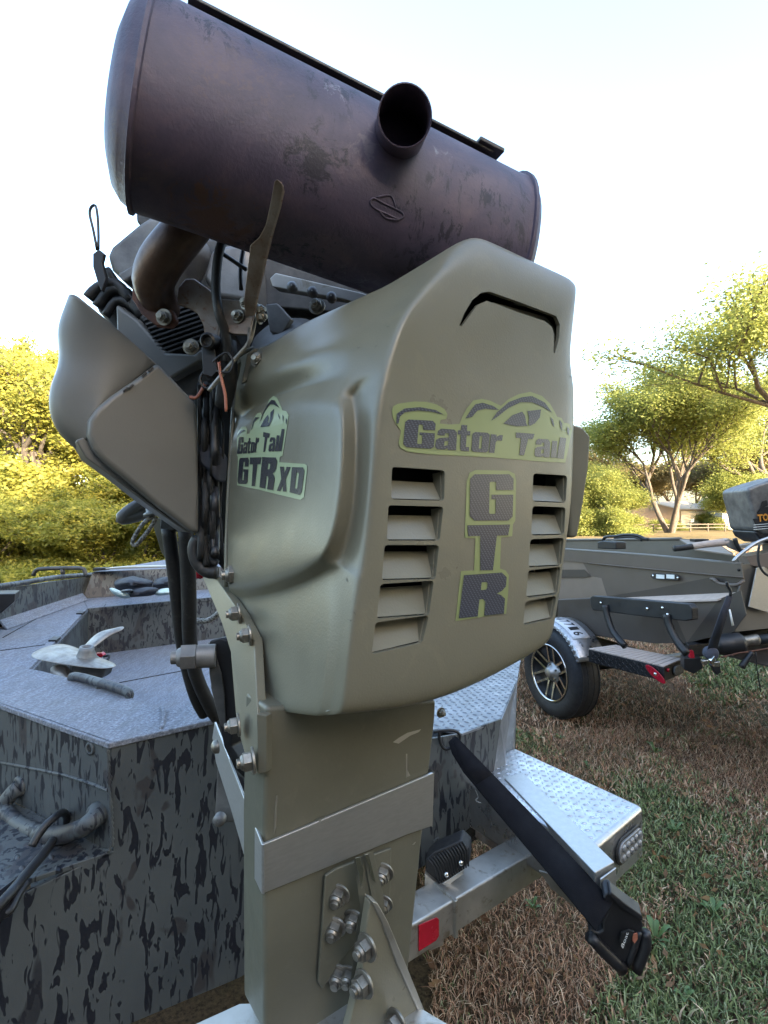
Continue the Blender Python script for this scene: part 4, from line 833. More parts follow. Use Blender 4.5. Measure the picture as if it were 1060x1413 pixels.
# aluminium band round the tower
bo = -.006
def onTo(x, y): return onT(x, y, bo)
bf = [onTo(362, 1166), onTo(599, 1066), onTo(597, 1140), onTo(562, 1152), onTo(362, 1234)]
def onBS(x, y): return onpl(x, y, onTo(360, 1200), V((-1, -.475, 0)))
band = poly('aluminium_band', bf, VV*.004, M['alu'], motor, .0012)
poly('band_side', [onBS(361, 1165), onBS(361, 1234), onBS(338, 1185), onBS(318, 1115), onBS(298, 1052), onBS(293, 1018), onBS(296, 996)], V((.9, -.1, 0))*.004, M['alu'], motor, .001)
poly('band_end', [onTo(599, 1064), onTo(599.5, 1066), onTo(597, 1142), onTo(596, 1140)], VV*.09, M['alu'], motor, .0008)
tube('sealant_bead', [onT(375, 1168, -.003), onT(400, 1155, -.003), onT(425, 1146, -.003), onT(440, 1132, -.003), onT(470, 1126, -.003), onT(520, 1104, -.003), onT(560, 1086, -.003), onT(594, 1070, -.003)], [.001, .002, .0015, .003, .0015, .002, .0015, .001], M['olive2'], motor, 8)
m = MB(); m.lathe(P(300, 1030, .76), V((-.8, -.6, 0)), [(.010, 0), (.009, .005), (.005, .008), (.001, .009)], 16); m.build('dome_rivet', M['steel'], motor, smooth=True)
poly('hinge_bar', [P(x, y, .86) for x, y in ((299, 1060), (312, 1066), (320, 1118), (327, 1134), (300, 1138), (296, 1126))], V((.2, .9, 0))*.012, M['castgrey'], motor, .003)
m = MB(); m.lathe(P(305, 1128, .85), V((-.1, -1, 0)), [(.010, 0), (.010, .01), (.004, .013), (.001, .013)], 16); m.build('hinge_pin', M['castgrey'], motor, smooth=True)
# stern bracket plates low on the tower
poly('pad_plate', [onT(x, y, -.004) for x, y in ((447, 1206), (462, 1196), (538, 1168), (536, 1245), (528, 1262), (500, 1290), (478, 1310), (443, 1362), (437, 1352))], -N*-.004, M['olive2'], motor, .0015)
def lug(name, px, th, mat='olive2', off=-.03, dv=None): return poly(name, [onT(x, y, off) for x, y in px], dv or V((.62, .3, 0)).normalized()*th, M[mat], motor, .0012)
lug('lug_plate', [(488, 1186), (497, 1182), (509, 1232), (507, 1262), (500, 1330), (490, 1430), (476, 1430), (486, 1330), (497, 1250)], .006)
lug('lug_plate', [(501, 1178), (509, 1176), (523, 1236), (526, 1262), (517, 1262), (512, 1236)], .006, off=-.034)
for px in ([(490, 1184), (496, 1182), (501, 1200), (499, 1226), (496, 1214), (494, 1202)], [(503, 1179), (508, 1178), (513, 1198), (518, 1218), (514, 1214), (510, 1200)]):
    poly('bare_edge', [onT(x, y, -.0365) for x, y in px], N*.001, M['chrome'], motor, 0)
arm = [(511, 1244), (520, 1249), (532, 1270), (556, 1330), (578, 1392), (590, 1430), (478, 1430), (486, 1400), (500, 1340), (504, 1290)]
poly('lower_unit_arm', [onT(x, y, -.055) for x, y in arm], -N*.012, M['olive'], motor, .002)
poly('arm_edge', [onT(x, y, -.058) for x, y in ((513, 1243), (522, 1247), (536, 1272), (562, 1334), (586, 1394), (598, 1430), (590, 1430), (576, 1392), (548, 1330), (528, 1276))], -N*.016, M['alu_tube'], motor, .0015)
ln = V((-.25, -.92, -.2))
nuts('lock_nut', [(onT(468, 1232, -.006), ln, .0105), (onT(463, 1277, -.006), ln, .0105), (onT(488, 1266, -.014), ln, .0095), (onT(468, 1342, -.006), ln, .0105), (onT(482, 1343, -.016), ln, .0095), (onT(508, 1306, -.058), V((-.7, -.7, 0)), .011), (onT(504, 1356, -.058), V((-.7, -.7, 0)), .011), (onT(529, 1202, -.006), ln, .0105), (onT(530, 1245, -.006), ln, .009), (onT(549, 1410, -.07), V((-.7, -.7, 0)), .011)], M['steel'], motor)
# cavitation plate at the foot
zc = P(365, 1413, .60).z-.01
poly('cavitation_plate', [onZ(x, y, zc) for x, y in ((230, 1430), (331, 1384), (560, 1378), (640, 1425), (600, 1470), (260, 1490))], UP*-.008, M['alu_tube'], motor, .002)
# worn paint on the tower corners and scratches
for px in ([(381, 1098), (383, 1097), (381, 1140), (378, 1152), (379, 1120)],):
    poly('bare_scratch', [onT(x, y, -.0004) for x, y in px], N*.0003, M['alu_tube'], post, 0)
TP = bvh(post)
for l in ([(542, 1024), (550, 1018), (562, 1011), (581, 1006), (578, 1010), (566, 1015), (550, 1026)], [(560, 1040), (562, 1040), (562, 1062), (566, 1070), (560, 1073)], [(568, 1165), (574, 1161), (571, 1166)], [(398, 1190), (400, 1189), (399, 1193)]):
    sticker('scratch', TP, [l], M['alu_tube'], post, .0004, 30)
# mounting bolts seen right of the post
nuts('lock_nut', [(P(608, 983, .82), V((.5, -.8, 0)), .006)], M['steel'], motor)
# red fuel bulb and rope behind
tube('pull_cord', [P(x, y, 1.05) for x, y in ((262, 852), (276, 857), (290, 855), (302, 845), (308, 832))], .0055, M['rope'], motor, 8)
m = MB(); m.lathe(P(276, 790, .98), V((.1, 0, -1)), [(.001, -.012), (.008, -.01), (.010, 0), (.008, .01), (.001, .012)], 14); m.build('kill_switch_cap', M['red'], motor, smooth=True)
# ================================================================ CAMOUFLAGE BOAT
ZT = 1.10
cA = onZ(151, 1024, ZT)
boat = thing('camo_boat', 'camouflage flat-deck boat with grey textured decks, filling the left side', 'boat', (cA.x, cA.y, .5))
def oT(px, py, off=0): return onpl(px, py, cA+N*off, N)
cB = onZ(0, 971, ZT); dBA = (cB-cA).normalized(); cB2 = cB+dBA*.35
nL = V((-dBA.y, dBA.x, 0)); nL = nL if nL.y < 0 else -nL
def oL(px, py, off=0): return onpl(px, py, cA+nL*off, nL)
# transom face
sE = cA+U*.80
tp = [cA+UP*-.001, sE, sE-UP*.2, oT(637, 1012), oT(692, 992), oT(674, 1121), oT(587, 1194), oT(330, 1350), oT(180, 1413), oT(60, 1480), oT(-60, 1500), oT(-60, 1275), oT(37, 1231), oT(156, 1174)]
tr_o = poly('transom', tp, VV*.008, M['camo'], boat, .002)
sk = [(-60, 1275), (37, 1231), (156, 1174)]
stp = [oT(156, 1174), oT(37, 1231), oT(-60, 1275), oL(-120, 1150)+V((0, 0, 0)), oL(0, 1160), oL(100, 1168)]
z_s = oT(156, 1174).z
stp = [V((p.x, p.y, z_s)) for p in stp]
poly('pod_step', stp, UP*-.01, M['camo'], boat, .002)
lf = [cA, cB2, V((cB2.x, cB2.y, z_s)), V((cA.x, cA.y, z_s))]
poly('quarter_panel', lf, -nL*.006, M['camo'], boat, .002)
pside = V((-.62, .78, 0))
poly('port_side', [cB2, cB2+pside*2.6, cB2+pside*2.6-UP*.5, cB2-UP*.5], V((.78, .62, 0))*.006, M['camo'], boat, .001)
# decks
cap = [cA-UP*.0+N*.004+nL*.003, cB2+nL*.003, onZ(-60, 905, ZT), onZ(0, 914, ZT), onZ(60, 926, ZT), onZ(110, 939, ZT), onZ(180, 961, ZT), onZ(205, 974, ZT), onZ(230, 979, ZT), onZ(285, 968, ZT), sE+VV*.07, sE+N*.004]
poly('stern_cap', cap, UP*-.012, M['deck'], boat, .003)
Z1 = 1.05; Z0 = .80
h0, h1, h2 = onZ(40, 928, Z1), onZ(122, 841, Z1), onZ(330, 822, Z1); h3 = onZ(560, 935, Z1)
f_, g_2 = onZ(0, 866, Z1), onZ(114, 826, Z1); f2 = f_+(f_-g_2)*1.3
far = onZ(300, 812, Z1); far2 = onZ(470, 800, Z1)
poly('port_deck', [h0, h1, g_2, f_, f2, onZ(-300, 1010, Z1), onZ(0, 935, Z1)], UP*-.01, M['deck'], boat, .002)
poly('front_deck', [h1+V((.001, .001, 0)), h2, onZ(420, 814, Z1), far2, far, g_2+V((0, .001, 0))], UP*-.01, M['deck'], boat, .002)
fl = [V((h0.x-.1, h0.y-.55, Z0)), V((h1.x-.05, h1.y+.02, Z0)), V((h2.x, h2.y+.02, Z0)), V((.30, h2.y+.05, Z0)), V((.30, 2.0, Z0)), V((cA.x+.6, cA.y+.5, Z0))]
fl[0] = V((cA.x-.1, cA.y+.06, Z0))
poly('cockpit_floor', fl, UP*-.01, M['deck'], boat, .001)
ex = (h2-h1).normalized()
poly('cockpit_wall', [h1-UP*.012, h1+ex*1.25-UP*.012, h1+ex*1.25-UP*(Z1-Z0), h1-UP*(Z1-Z0)], V((0, .01, 0)), M['camo_far'], boat, .001)
poly('cockpit_wall', [h0-UP*.012, h1-UP*.012, h1-UP*(Z1-Z0), V((h0.x, h0.y, Z0))], V((-.01, 0, 0)), M['camo_far'], boat, .001)
poly('deck_trim', [h1+UP*.006+V((-.01, -.012, 0)), h1+ex*1.25+UP*.006+V((0, -.012, 0)), h1+ex*1.25+UP*.006+V((0, .012, 0)), h1+UP*.006+V((-.01, .012, 0))], UP*-.02, M['camo_far'], boat, .002)
poly('hatch_rail', [h0+UP*.003, h1+UP*.003, h1+UP*.003+V((-.03, 0, 0)), h0+UP*.003+V((-.03, 0, 0))], UP*.008, M['deck'], boat, .002)
for k in (.35, .85): 
    q = h0.lerp(h1, k)+V((-.01, 0, .012)); m = MB(); m.box(q, V((.016, 0, 0)), V((-.01, .03, 0)), UP*.006); m.build('hinge', M['black'], boat, bevel=.002)
# seams in the deck covering
for a_, b_ in ((onZ(0, 898, Z1+.0005), onZ(75, 888, Z1+.0005)), (onZ(4, 880, Z1+.0005), onZ(50, 854, Z1+.0005)), (onZ(140, 842, Z1), onZ(146, 834, Z1+.0005))):
    tube('deck_seam', [a_, b_], .0022, M['dark'], boat, 5)
for k in (2,):
    a_ = onZ(165, 920+k*11, Z0+.001); b_ = onZ(330, 893+k*9, Z0+.001); tube('floor_seam', [a_, b_], .0025, M['dark'], boat, 5)
# port coaming with rolled rail
r0, r1_ = P(0, 809, f_.y), P(125, 793, g_2.y+.1); rd = (r0-r1_)
poly('coaming', [f_, g_2, r1_-UP*.012, r0-UP*.012, r0+rd*1.2-UP*.012, f2], V((-.012, 0, 0)), M['camo_far'], boat, .001)
poly('coaming_fillet', [f_+V((.07, -.05, .003)), g_2+V((.07, -.06, .003)), g_2+UP*.035, f_+UP*.035], V((-.01, 0, -.003)), M['deck'], boat, .002)
tube('rail_lip', [r0+rd*1.2, r0, r0.lerp(r1_, .5)+UP*.01, r1_, r1_+V((.05, 0, 0))], .013, M['camo_far'], boat, 10)
tube('rail_lip', [r0+rd*1.2+V((-.02, 0, -.03)), r0+V((-.02, 0, -.028)), r0.lerp(r1_, .5)+V((-.02, 0, -.018)), r1_+V((-.02, 0, -.028))], .008, M['camo_far'], boat, 8)
d_ = g_2.y
poly('bow_bulkhead', [g_2, far, far2, P(470, 779, far2.y), P(266, 783, far.y+.0), P(128, 789, g_2.y+.02)], V((0, .02, 0)), M['camo_far'], boat, .002)
poly('bow_deck', [P(128, 789, g_2.y+.02), P(266, 783, far.y), P(470, 779, far2.y), P(470, 779, far2.y)+V((0, 1.2, 0)), P(266, 783, far.y)+V((0, 1.4, 0)), P(128, 789, g_2.y)+V((.1, 1.3, 0))], UP*-.012, M['deck'], boat, .002)
poly('bow_box', [P(135, 786, d_), P(232, 783, d_), P(232, 781, d_), P(172, 782, d_), P(135, 785, d_)], V((0, .08, 0)), M['alu_tube'], boat, .003)
poly('bow_latch', [P(128, 788, d_), P(146, 787, d_), P(146, 783.5, d_), P(128, 784, d_)], V((0, .05, 0)), M['black'], boat, .002)
tube('rail_handle', [P(x, y, 3.0) for x, y in ((46, 794), (50, 787), (58, 785), (85, 784), (112, 784), (117, 788), (118, 793))], .011, M['darksteel'], boat, 8)
tube('handle_foot', [P(86, 785, 3.0), P(87, 793, 3.0)], .012, M['darksteel'], boat, 8)
poly('side_cleat', [P(-30, 820, 2.1), P(21, 819, 2.1), P(20, 830, 2.1), P(2, 846, 2.1), P(-30, 852, 2.1)], V((-.05, .1, 0)), M['black'], boat, .004)
# stern details
m = MB(); a0, a1 = onZ(100, 938, ZT), onZ(178, 962, ZT)
m.tube([a0+UP*-.004, a0+UP*.008, a0.lerp(a1, .2)+UP*.014, a0.lerp(a1, .8)+UP*.014, a1+UP*.010, a1+UP*-.004], [.009, .012, .012, .012, .011, .009], 12); m.build('deck_grab', M['camo_far'], boat, smooth=True)
tube('grab_foot', [a0.lerp(a1, .5)+UP*.014, a0.lerp(a1, .5)-UP*.01], .009, M['camo_far'], boat, 8)
tube('cap_cord', [onZ(222, 976, ZT), onZ(226, 984, ZT)+UP*.006, onZ(226, 996, ZT)+UP*.003, onZ(222, 1006, ZT)], .0045, M['deck'], boat, 8)
q = oL(125, 1033, .001); m = MB(); m.lathe(q, nL, [(.013, 0), (.013, .003), (.008, .003), (.0075, -.004), (.001, -.004)], 20); m.build('bolt_hole', M['camo_far'], boat, smooth=True)
m = MB(); m.lathe(q, nL, [(.0075, .002), (.001, .0022)], 16); m.build('bolt_hole_bore', M['dark'], boat)
def bead(name, pts, r, mat):
    out = []; rr = []; r2 = random.Random(len(pts)*7+1)
    for a_, b_ in zip(pts[:-1], pts[1:]):
        n_ = max(2, int((b_-a_).length/(r*1.1)))
        for k in range(n_): out.append(a_.lerp(b_, k/n_)); rr.append(r*(1.0 if k % 2 else .6)*r2.uniform(.8, 1.2))
    m = MB(); m.tube(out, rr, 7, smooth=0); m.build(name, mat, boat, smooth=True)
bead('weld_seam', [oL(148, 1026, .001), oL(152, 1090, .001), oL(155, 1172, .001)], .0045, M['camo'])
bead('weld_seam', [oL(80, 1067, .002), oL(120, 1080, .002), oL(150, 1092, .002)], .0028, M['camo'])
bead('weld_seam', [oL(4, 1160, .001), oL(75, 1166, .001), oL(152, 1174, .001)], .004, M['camo'])
tube('panel_crease', [oL(0, 1052), oL(90, 1070), oL(150, 1090)], .0035, M['camo'], boat, 6)
# raised tread on the pod step
def tread(name, org_, eu, ev, nu, nv, su, sv, mat, parent, inside, ln=.013, wd=.0034, ht=.003):
    m = MB(); eu = eu.normalized(); ev = ev.normalized()
    for i in range(nu):
        for j in range(nv):
            c_ = org_+eu*(i+.5)*su+ev*(j+.5)*sv
            if not inside(c_): continue
            d1 = (eu+ev).normalized() if (i+j) % 2 else (eu-ev).normalized(); d2 = V((-d1.y, d1.x, 0))
            b_ = [c_-d1*ln, c_-d1*ln*.4-d2*wd, c_+d1*ln*.4-d2*wd, c_+d1*ln, c_+d1*ln*.4+d2*wd, c_-d1*ln*.4+d2*wd]
            t_ = [c_-d1*ln*.55+UP*ht, c_+d1*ln*.55+UP*ht]
            m.add(b_+t_, [(0, 1, 6), (1, 2, 7, 6), (2, 3, 7), (3, 4, 7), (4, 5, 6, 7), (5, 0, 6)])
    return m.build(name, mat, parent, kind='stuff', smooth=True)
def inpoly(poly_):
    def f(p):
        c_ = False; n_ = len(poly_)
        for i in range(n_):
            a_, b_ = poly_[i], poly_[i-1]
            if (a_.y > p.y) != (b_.y > p.y) and p.x < (b_.x-a_.x)*(p.y-a_.y)/(b_.y-a_.y+1e-12)+a_.x: c_ = not c_
        return c_
    return f
tread('tread_lugs', V((stp[2].x, stp[2].y-.3, z_s)), V((1, 0, 0)), V((0, 1, 0)), 30, 30, .034, .034, M['camo'], boat, inpoly(stp), .012, .005, .003)
# lifting handle on the quarter panel
hn = [oL(28, 1086, .002), oL(14, 1098, .018), oL(6, 1114, .028), oL(20, 1132, .034), oL(48, 1147, .036), (oL(78, 1153, .036)), oL(110, 1144, .033), oL(128, 1132, .022), oL(136, 1122, .002)]
m = MB(); m.tube(hn, [.02, .0165, .0165, .017, .0175, .0175, .0175, .018, .024], 16); m.build('lift_handle', M['camo'], boat, smooth=True)
for x, y in ((28, 1084), (137, 1122)):
    m = MB(); m.lathe(oL(x, y, .0), nL, [(.022, 0), (.022, .004), (.016, .007), (.001, .008)], 20); m.build('handle_pad', M['camo'], boat, smooth=True)
# right-hand stern pod with worn tread top
ZP = .88
pt = [onZ(560, 1016, ZP), onZ(603, 1005, ZP)+N*.004, onZ(637, 1012, ZP)+N*.002, onZ(692, 992, ZP)+N*.002, onZ(714, 940, ZP), onZ(720, 900, ZP), onZ(560, 915, ZP)]
poly('pod_top', pt, UP*-.008, M['pod_tread'], boat, .002)
tread('tread_lugs', V((-.1, 1.3, ZP)), V((1, .25, 0)), V((-.25, 1, 0)), 40, 40, .026, .026, M['pod_tread'], boat, inpoly(pt), .010, .0034, .003)
M['camo_bare'] = mat_camo('camo_over_bare_metal', 1.2)
b_ = onZ(692, 992, ZP); b2_ = onZ(714, 940, ZP); fw = (b2_-b_).normalized()
e1_ = P(704, 1087, b_.y+.02); e2_ = P(709, 1074, b2_.y-.05)
poly('pod_side', [b_, b2_, e2_, e1_, oT(674, 1121)], V((-.006, 0, 0)), M['pod_tread'], boat, .001)
poly('starboard_side', [b2_, b2_+V((-.15, 2.6, 0)), b2_+V((-.15, 2.6, -.4)), e2_-UP*.1], V((-.006, 0, 0)), M['camo'], boat, .001)
poly('hull_bottom', [oT(60, 1480)+VV*.01, oT(180, 1413)+VV*.01, oT(330, 1350)+VV*.01, oT(587, 1194)+VV*.01, oT(674, 1121)+VV*.01, oT(674, 1121)+VV*2.5+UP*.05, oT(330, 1350)+VV*2.5+UP*.05, oT(60, 1480)+VV*2.5+UP*.05], UP*.008, M['camo'], boat, 0)
poly('drain_bracket', [oT(598, 1160, .004), oT(606, 1155, .004), oT(606, 1186, .004), oT(598, 1190, .004)], -N*.003, M['camo'], boat, .001)

# ================================================================ PROPELLER ON THE DECK
pc = P(118, 905, 1.62)
prop = thing('propeller', 'worn steel boat propeller lying on the grey stern deck', 'propeller', tuple(pc))
M['propsteel'] = pm('worn_stainless', (.36, .33, .29), (.22, .19, .165), 26, .42, .85, bump=.35, bs=90, bd=.002, dirt=(.22, .17, .13))
def blade(px, mat=M['propsteel']):
    pts = [P(x, y, d) for x, y, d in px]; c_ = sum(pts, V((0, 0, 0)))/len(pts)+UP*.006; n_ = len(pts)
    ring = [c_.lerp(p, .55)+UP*.006 for p in pts]
    vs_ = pts+ring+[c_+UP*.004]; fs_ = [(i, (i+1) % n_, (i+1) % n_+n_, i+n_) for i in range(n_)]+[(i+n_, (i+1) % n_+n_, 2*n_) for i in range(n_)]
    return mk('blade', vs_, fs_, mat, prop, smooth=True, solid=.004, sub=2)
blade([(37, 905, 1.60), (52, 896, 1.66), (78, 887, 1.72), (98, 890, 1.74), (120, 900, 1.70), (148, 911, 1.66), (168, 919, 1.60), (150, 924, 1.55), (120, 922, 1.54), (80, 916, 1.55), (52, 911, 1.56)])
blade([(108, 898, 1.66), (118, 890, 1.68), (128, 878, 1.70), (142, 870, 1.72), (160, 867, 1.73), (173, 863, 1.73), (172, 869, 1.71), (155, 875, 1.69), (142, 884, 1.67), (130, 894, 1.64), (118, 900, 1.63)])
blade([(66, 928, 1.58), (72, 916, 1.6), (98, 918, 1.6), (97, 932, 1.56), (92, 939, 1.53), (78, 935, 1.54)])
m = MB(); m.lathe(P(119, 912, 1.62), V((.1, -.1, 1)), [(.045, -.05), (.043, 0), (.030, .012), (.022, .034), (.020, .046), (.013, .046), (.012, .03), (.001, .03)], 24); m.build('hub', M['castgrey'], prop, smooth=True)
poly('skirt', [P(x, y, 1.57) for x, y in ((98, 918), (146, 920), (142, 934), (132, 940), (98, 936))], V((.1, .9, 0))*.05, M['darksteel'], prop, .006)
poly('red_key_float', [P(x, y, 1.68) for x, y in ((130, 902), (140, 901), (143, 905), (136, 910), (130, 909))], V((0, .02, 0)), M['red'], prop, .003)
tube('shear_pin', [P(143, 906, 1.68), P(151, 905, 1.68), P(147, 914, 1.66)], .004, M['black'], prop, 8)

# ================================================================ CLOTH HEAP ON THE FRONT DECK
hp = onZ(200, 826, Z1)
heap = thing('jacket_heap', 'crumpled black jacket with pale mint trim lying on the front deck', 'jacket', tuple(hp))
def lump(name, px, d, th, mat, seed, amp=.006):
    r = random.Random(seed); vs_, fs_ = [], []; n_ = len(px); c_ = V((sum(p[0] for p in px)/n_, sum(p[1] for p in px)/n_, 0))
    for k, (s_, dz) in enumerate(((1, .02), (.97, 0), (.7, -th*.7), (.35, -th), (.02, -th))):
        for x, y in px: vs_.append(P(c_.x+(x-c_.x)*s_, c_.y+(y-c_.y)*s_, d+dz)+V((r.uniform(-1, 1), r.uniform(-1, 1), r.uniform(-1, 1)))*amp)
    for k in range(4):
        for i in range(n_): fs_.append((k*n_+i, k*n_+(i+1) % n_, (k+1)*n_+(i+1) % n_, (k+1)*n_+i))
    return mk(name, vs_, fs_, mat, heap, smooth=True, sub=2)
hd = 2.95
lump('hood', [(158, 806), (162, 799), (180, 793), (190, 797), (208, 800), (212, 804), (206, 812), (190, 814), (168, 814), (160, 811)], hd, .18, M['navy'], 1, .012)
lump('sleeve', [(206, 812), (212, 802), (226, 795), (242, 795), (244, 800), (242, 810), (236, 813), (222, 812)], hd+.02, .15, M['navy'], 2, .012)
lump('body', [(178, 815), (200, 810), (222, 810), (218, 818), (212, 822), (186, 824), (170, 825), (164, 820)], hd-.15, .1, M['navy'], 3, .008)
lump('mint_panel', [(151, 811), (158, 810), (168, 818), (183, 819), (182, 825), (172, 827), (162, 824), (152, 816)], hd-.2, .06, M['mint'], 4, .005)
lump('mint_hem', [(210, 819), (222, 812), (244, 812), (244, 819), (228, 821), (216, 822)], hd-.16, .06, M['mint'], 5, .005)
lump('pocket_flap', [(164, 814), (184, 812), (186, 817), (176, 819), (168, 818)], hd-.24, .04, M['black'], 6, .004)

# ================================================================ TIE-DOWNS
def ribbon(name, L_, R_, mat, parent, th=.0022):
    m = MB(); n_ = len(L_); vs_ = []
    for a_, b_ in zip(L_, R_): vs_ += [a_, b_]
    m.add(vs_, [(2*i, 2*i+1, 2*i+3, 2*i+2) for i in range(n_-1)]); return m.build(name, mat, parent, smooth=True, solid=th)
M['web'] = pm('black_webbing', (.012, .012, .014), (.009, .009, .011), 20, .9, bump=.5, bs=700, spec=.08)
td = thing('retractable_strap', 'wide black tie-down strap with a boxy black retractor, hooked to the stern pod', 'strap', tuple(P(855, 1300, 1.18)))
def dd(y): return 1.56+(y-1015)/(1285-1015)*(1.10-1.56)
def E(l): return [P(x, y, dd(y)) for x, y in l]
ribbon('webbing', E([(619, 1024), (624, 1040), (640, 1066), (700, 1138), (760, 1209), (822, 1284)]), E([(628, 1015), (640, 1027), (668, 1056), (735, 1125), (782, 1175), (846, 1245)]), M['web'], td, .003)
ribbon('stitched_fold', [p+N*.004 for p in E([(624, 1022), (630, 1040), (641, 1063), (656, 1082)])], [p+N*.004 for p in E([(630, 1017), (640, 1029), (664, 1053), (678, 1068)])], M['web'], td, .003)
tube('hook', [P(x, y, 1.55) for x, y in ((598, 1010), (612, 1008), (626, 1008), (634, 1013), (634, 1022), (626, 1029), (616, 1034), (609, 1028), (606, 1016), (607, 1010))], .0045, M['black'], td, 10)
B_ = lambda l, d=1.17: [P(x, y, d) for x, y in l]
poly('retractor_body', B_([(832, 1240), (836, 1234), (843, 1232), (862, 1252), (884, 1268), (888, 1278), (884, 1292), (862, 1334), (838, 1316), (812, 1290), (814, 1284), (826, 1288), (832, 1284), (833, 1270), (840, 1258), (841, 1250)]), V((.2, .9, .35))*.035, M['black'], td, .004, seg=3)
poly('retractor_edge', B_([(843, 1231), (862, 1247), (886, 1264), (888, 1272), (882, 1270), (858, 1254), (840, 1236)], 1.163), V((.2, .9, .35))*.03, M['black'], td, .003)
m = MB(); m.tube(B_([(813, 1291), (835, 1314), (860, 1338)], 1.165), [.012, .0135, .0125], 18, smooth=2); m.build('roller_cover', M['black'], td, smooth=True).modifiers.clear()
m = MB(); m.tube(B_([(891, 1285), (890, 1305), (878, 1340)], 1.175), [.010, .0135, .0115], 18, smooth=3); m.build('spool_cover', M['black'], td, smooth=True)
m = MB(); m.tube(B_([(882, 1286), (876, 1305), (866, 1333)], 1.17), [.006, .008, .006], 12, smooth=3); m.build('spool_guard', M['black'], td, smooth=True)
poly('badge', B_([(858, 1288), (868, 1284), (876, 1286), (868, 1302), (860, 1310), (856, 1300)], 1.158), V((0, .006, 0)), M['dark'], td, .001)
text_on('badge_lettering', 'Boat', [tuple(P(860, 1309, 1.1555)), tuple(P(868, 1287, 1.1555)), tuple(P(864, 1286, 1.1555)), tuple(P(857, 1305, 1.1555))], M['white'], td, None, 0, .0)
poly('warning_tag', B_([(874, 1290), (880, 1288), (880, 1296), (876, 1302), (873, 1298)], 1.157), V((0, .003, 0)), M['copper'], td, 0)
tube('loose_thread', [P(x, y, 1.45) for x, y in ((656, 1090), (660, 1100), (656, 1104), (664, 1108))], .0006, M['white'], td, 5)
# left tie-down
tl = thing('hooked_tie_down', 'black coated double hook and strap hanging on the left boat handle', 'strap', tuple(oL(60, 1150, .05)))
dh = oL(60, 1150, .036).y
tube('hook', [P(x, y, d) for x, y, d in ((44, 1168, dh-.10), (52, 1154, dh-.09), (64, 1138, dh-.075), (78, 1126, dh-.055), (86, 1121, dh-.02), (92, 1126, dh+.01), (92, 1136, dh+.02))], .0075, M['black'], tl, 12)
tube('hook_shank', [P(x, y, d) for x, y, d in ((73, 1160, dh-.06), (62, 1176, dh-.10), (40, 1202, dh-.16), (15, 1232, dh-.22), (-20, 1268, dh-.26))], .0085, M['black'], tl, 12)
tube('hook_shank', [P(x, y, d) for x, y, d in ((38, 1216, dh-.18), (24, 1236, dh-.21), (14, 1256, dh-.23), (0, 1262, dh-.24), (-20, 1260, dh-.25))], .007, M['black'], tl, 12)
ribbon('webbing', [P(38, 1212, dh-.17), P(20, 1245, dh-.22), P(-10, 1290, dh-.27)], [P(28, 1208, dh-.16), P(5, 1225, dh-.21), P(-25, 1250, dh-.26)], M['web'], tl)

# ================================================================ TRAILER UNDER THE CAMOUFLAGE BOAT
q0, q1 = onZ(580, 1270, .6), onZ(741, 1174, .6)
tlr = thing('boat_trailer', 'bare aluminium trailer under the camouflage boat with a tread plate fender step', 'trailer', (q0.x, q0.y, 0))
ud = (q1-q0).normalized(); vd = V((-ud.y, ud.x, 0))
def tb_(name, a_, b_, h_, w_, mat='alu_tube', bv=.006):
    d_ = (b_-a_).normalized(); s_ = V((-d_.y, d_.x, 0)).normalized()
    return poly(name, [a_, b_, b_+s_*w_, a_+s_*w_], UP*-h_, M[mat], tlr, bv, seg=3)
tb_('cross_tube', q0-ud*.06, q1+ud*.18, .085, .085)
rc = onZ(628, 1243, .6); m = MB()
m.box(rc+vd*.04+UP*-.0425, ud*.005, vd*.047, UP*.047); m.build('tube_clamp', M['alu_tube'], tlr, bevel=.003)
poly('reflector', [onpl(x, y, q0, N)+N*.003 for x, y in ((577, 1276), (602, 1265), (605, 1268), (605, 1290), (601, 1297), (577, 1312))], -N*.002, M['red'], tlr, .001)
poly('tube_tab', [onpl(x, y, q0, N)+N*-.01 for x, y in ((594, 1290), (617, 1290), (616, 1308), (598, 1316), (592, 1312))], -N*.006, M['alu_tube'], tlr, .001)
# ribbed bumper block
bb = [P(x, y, 1.36) for x, y in ((586, 1188), (598, 1176), (636, 1160), (648, 1172), (648, 1192), (642, 1196), (606, 1220), (588, 1204))]
blkr = poly('ribbed_bumper', bb, V((.25, .9, 0))*.06, M['rubber'], tlr, .006, seg=3)
for k in range(14):
    a_ = P(590+k*3.9, 1190-k*2.1, 1.352); m = MB(); m.tube([P(590+k*3.7, 1184-k*1.75, 1.362), P(601+k*3.4, 1199-k*2.0, 1.350), P(606+k*3.1, 1219-k*1.85, 1.352)], .0024, 6, smooth=2); m.build('rib', M['rubber'], blkr, smooth=True)
for x, y in ((616, 1207), (636, 1191)):
    m = MB(); m.lathe(P(x, y, 1.347), V((-.2, -1, 0)), [(.007, 0), (.006, .003), (.001, .004)], 12); m.build('screw', M['chrome'], tlr, smooth=True)
poly('bumper_foot', [P(x, y, 1.35) for x, y in ((586, 1206), (606, 1222), (640, 1200), (640, 1206), (606, 1232), (586, 1224))], V((.2, .9, 0))*.05, M['alu_tube'], tlr, .002)
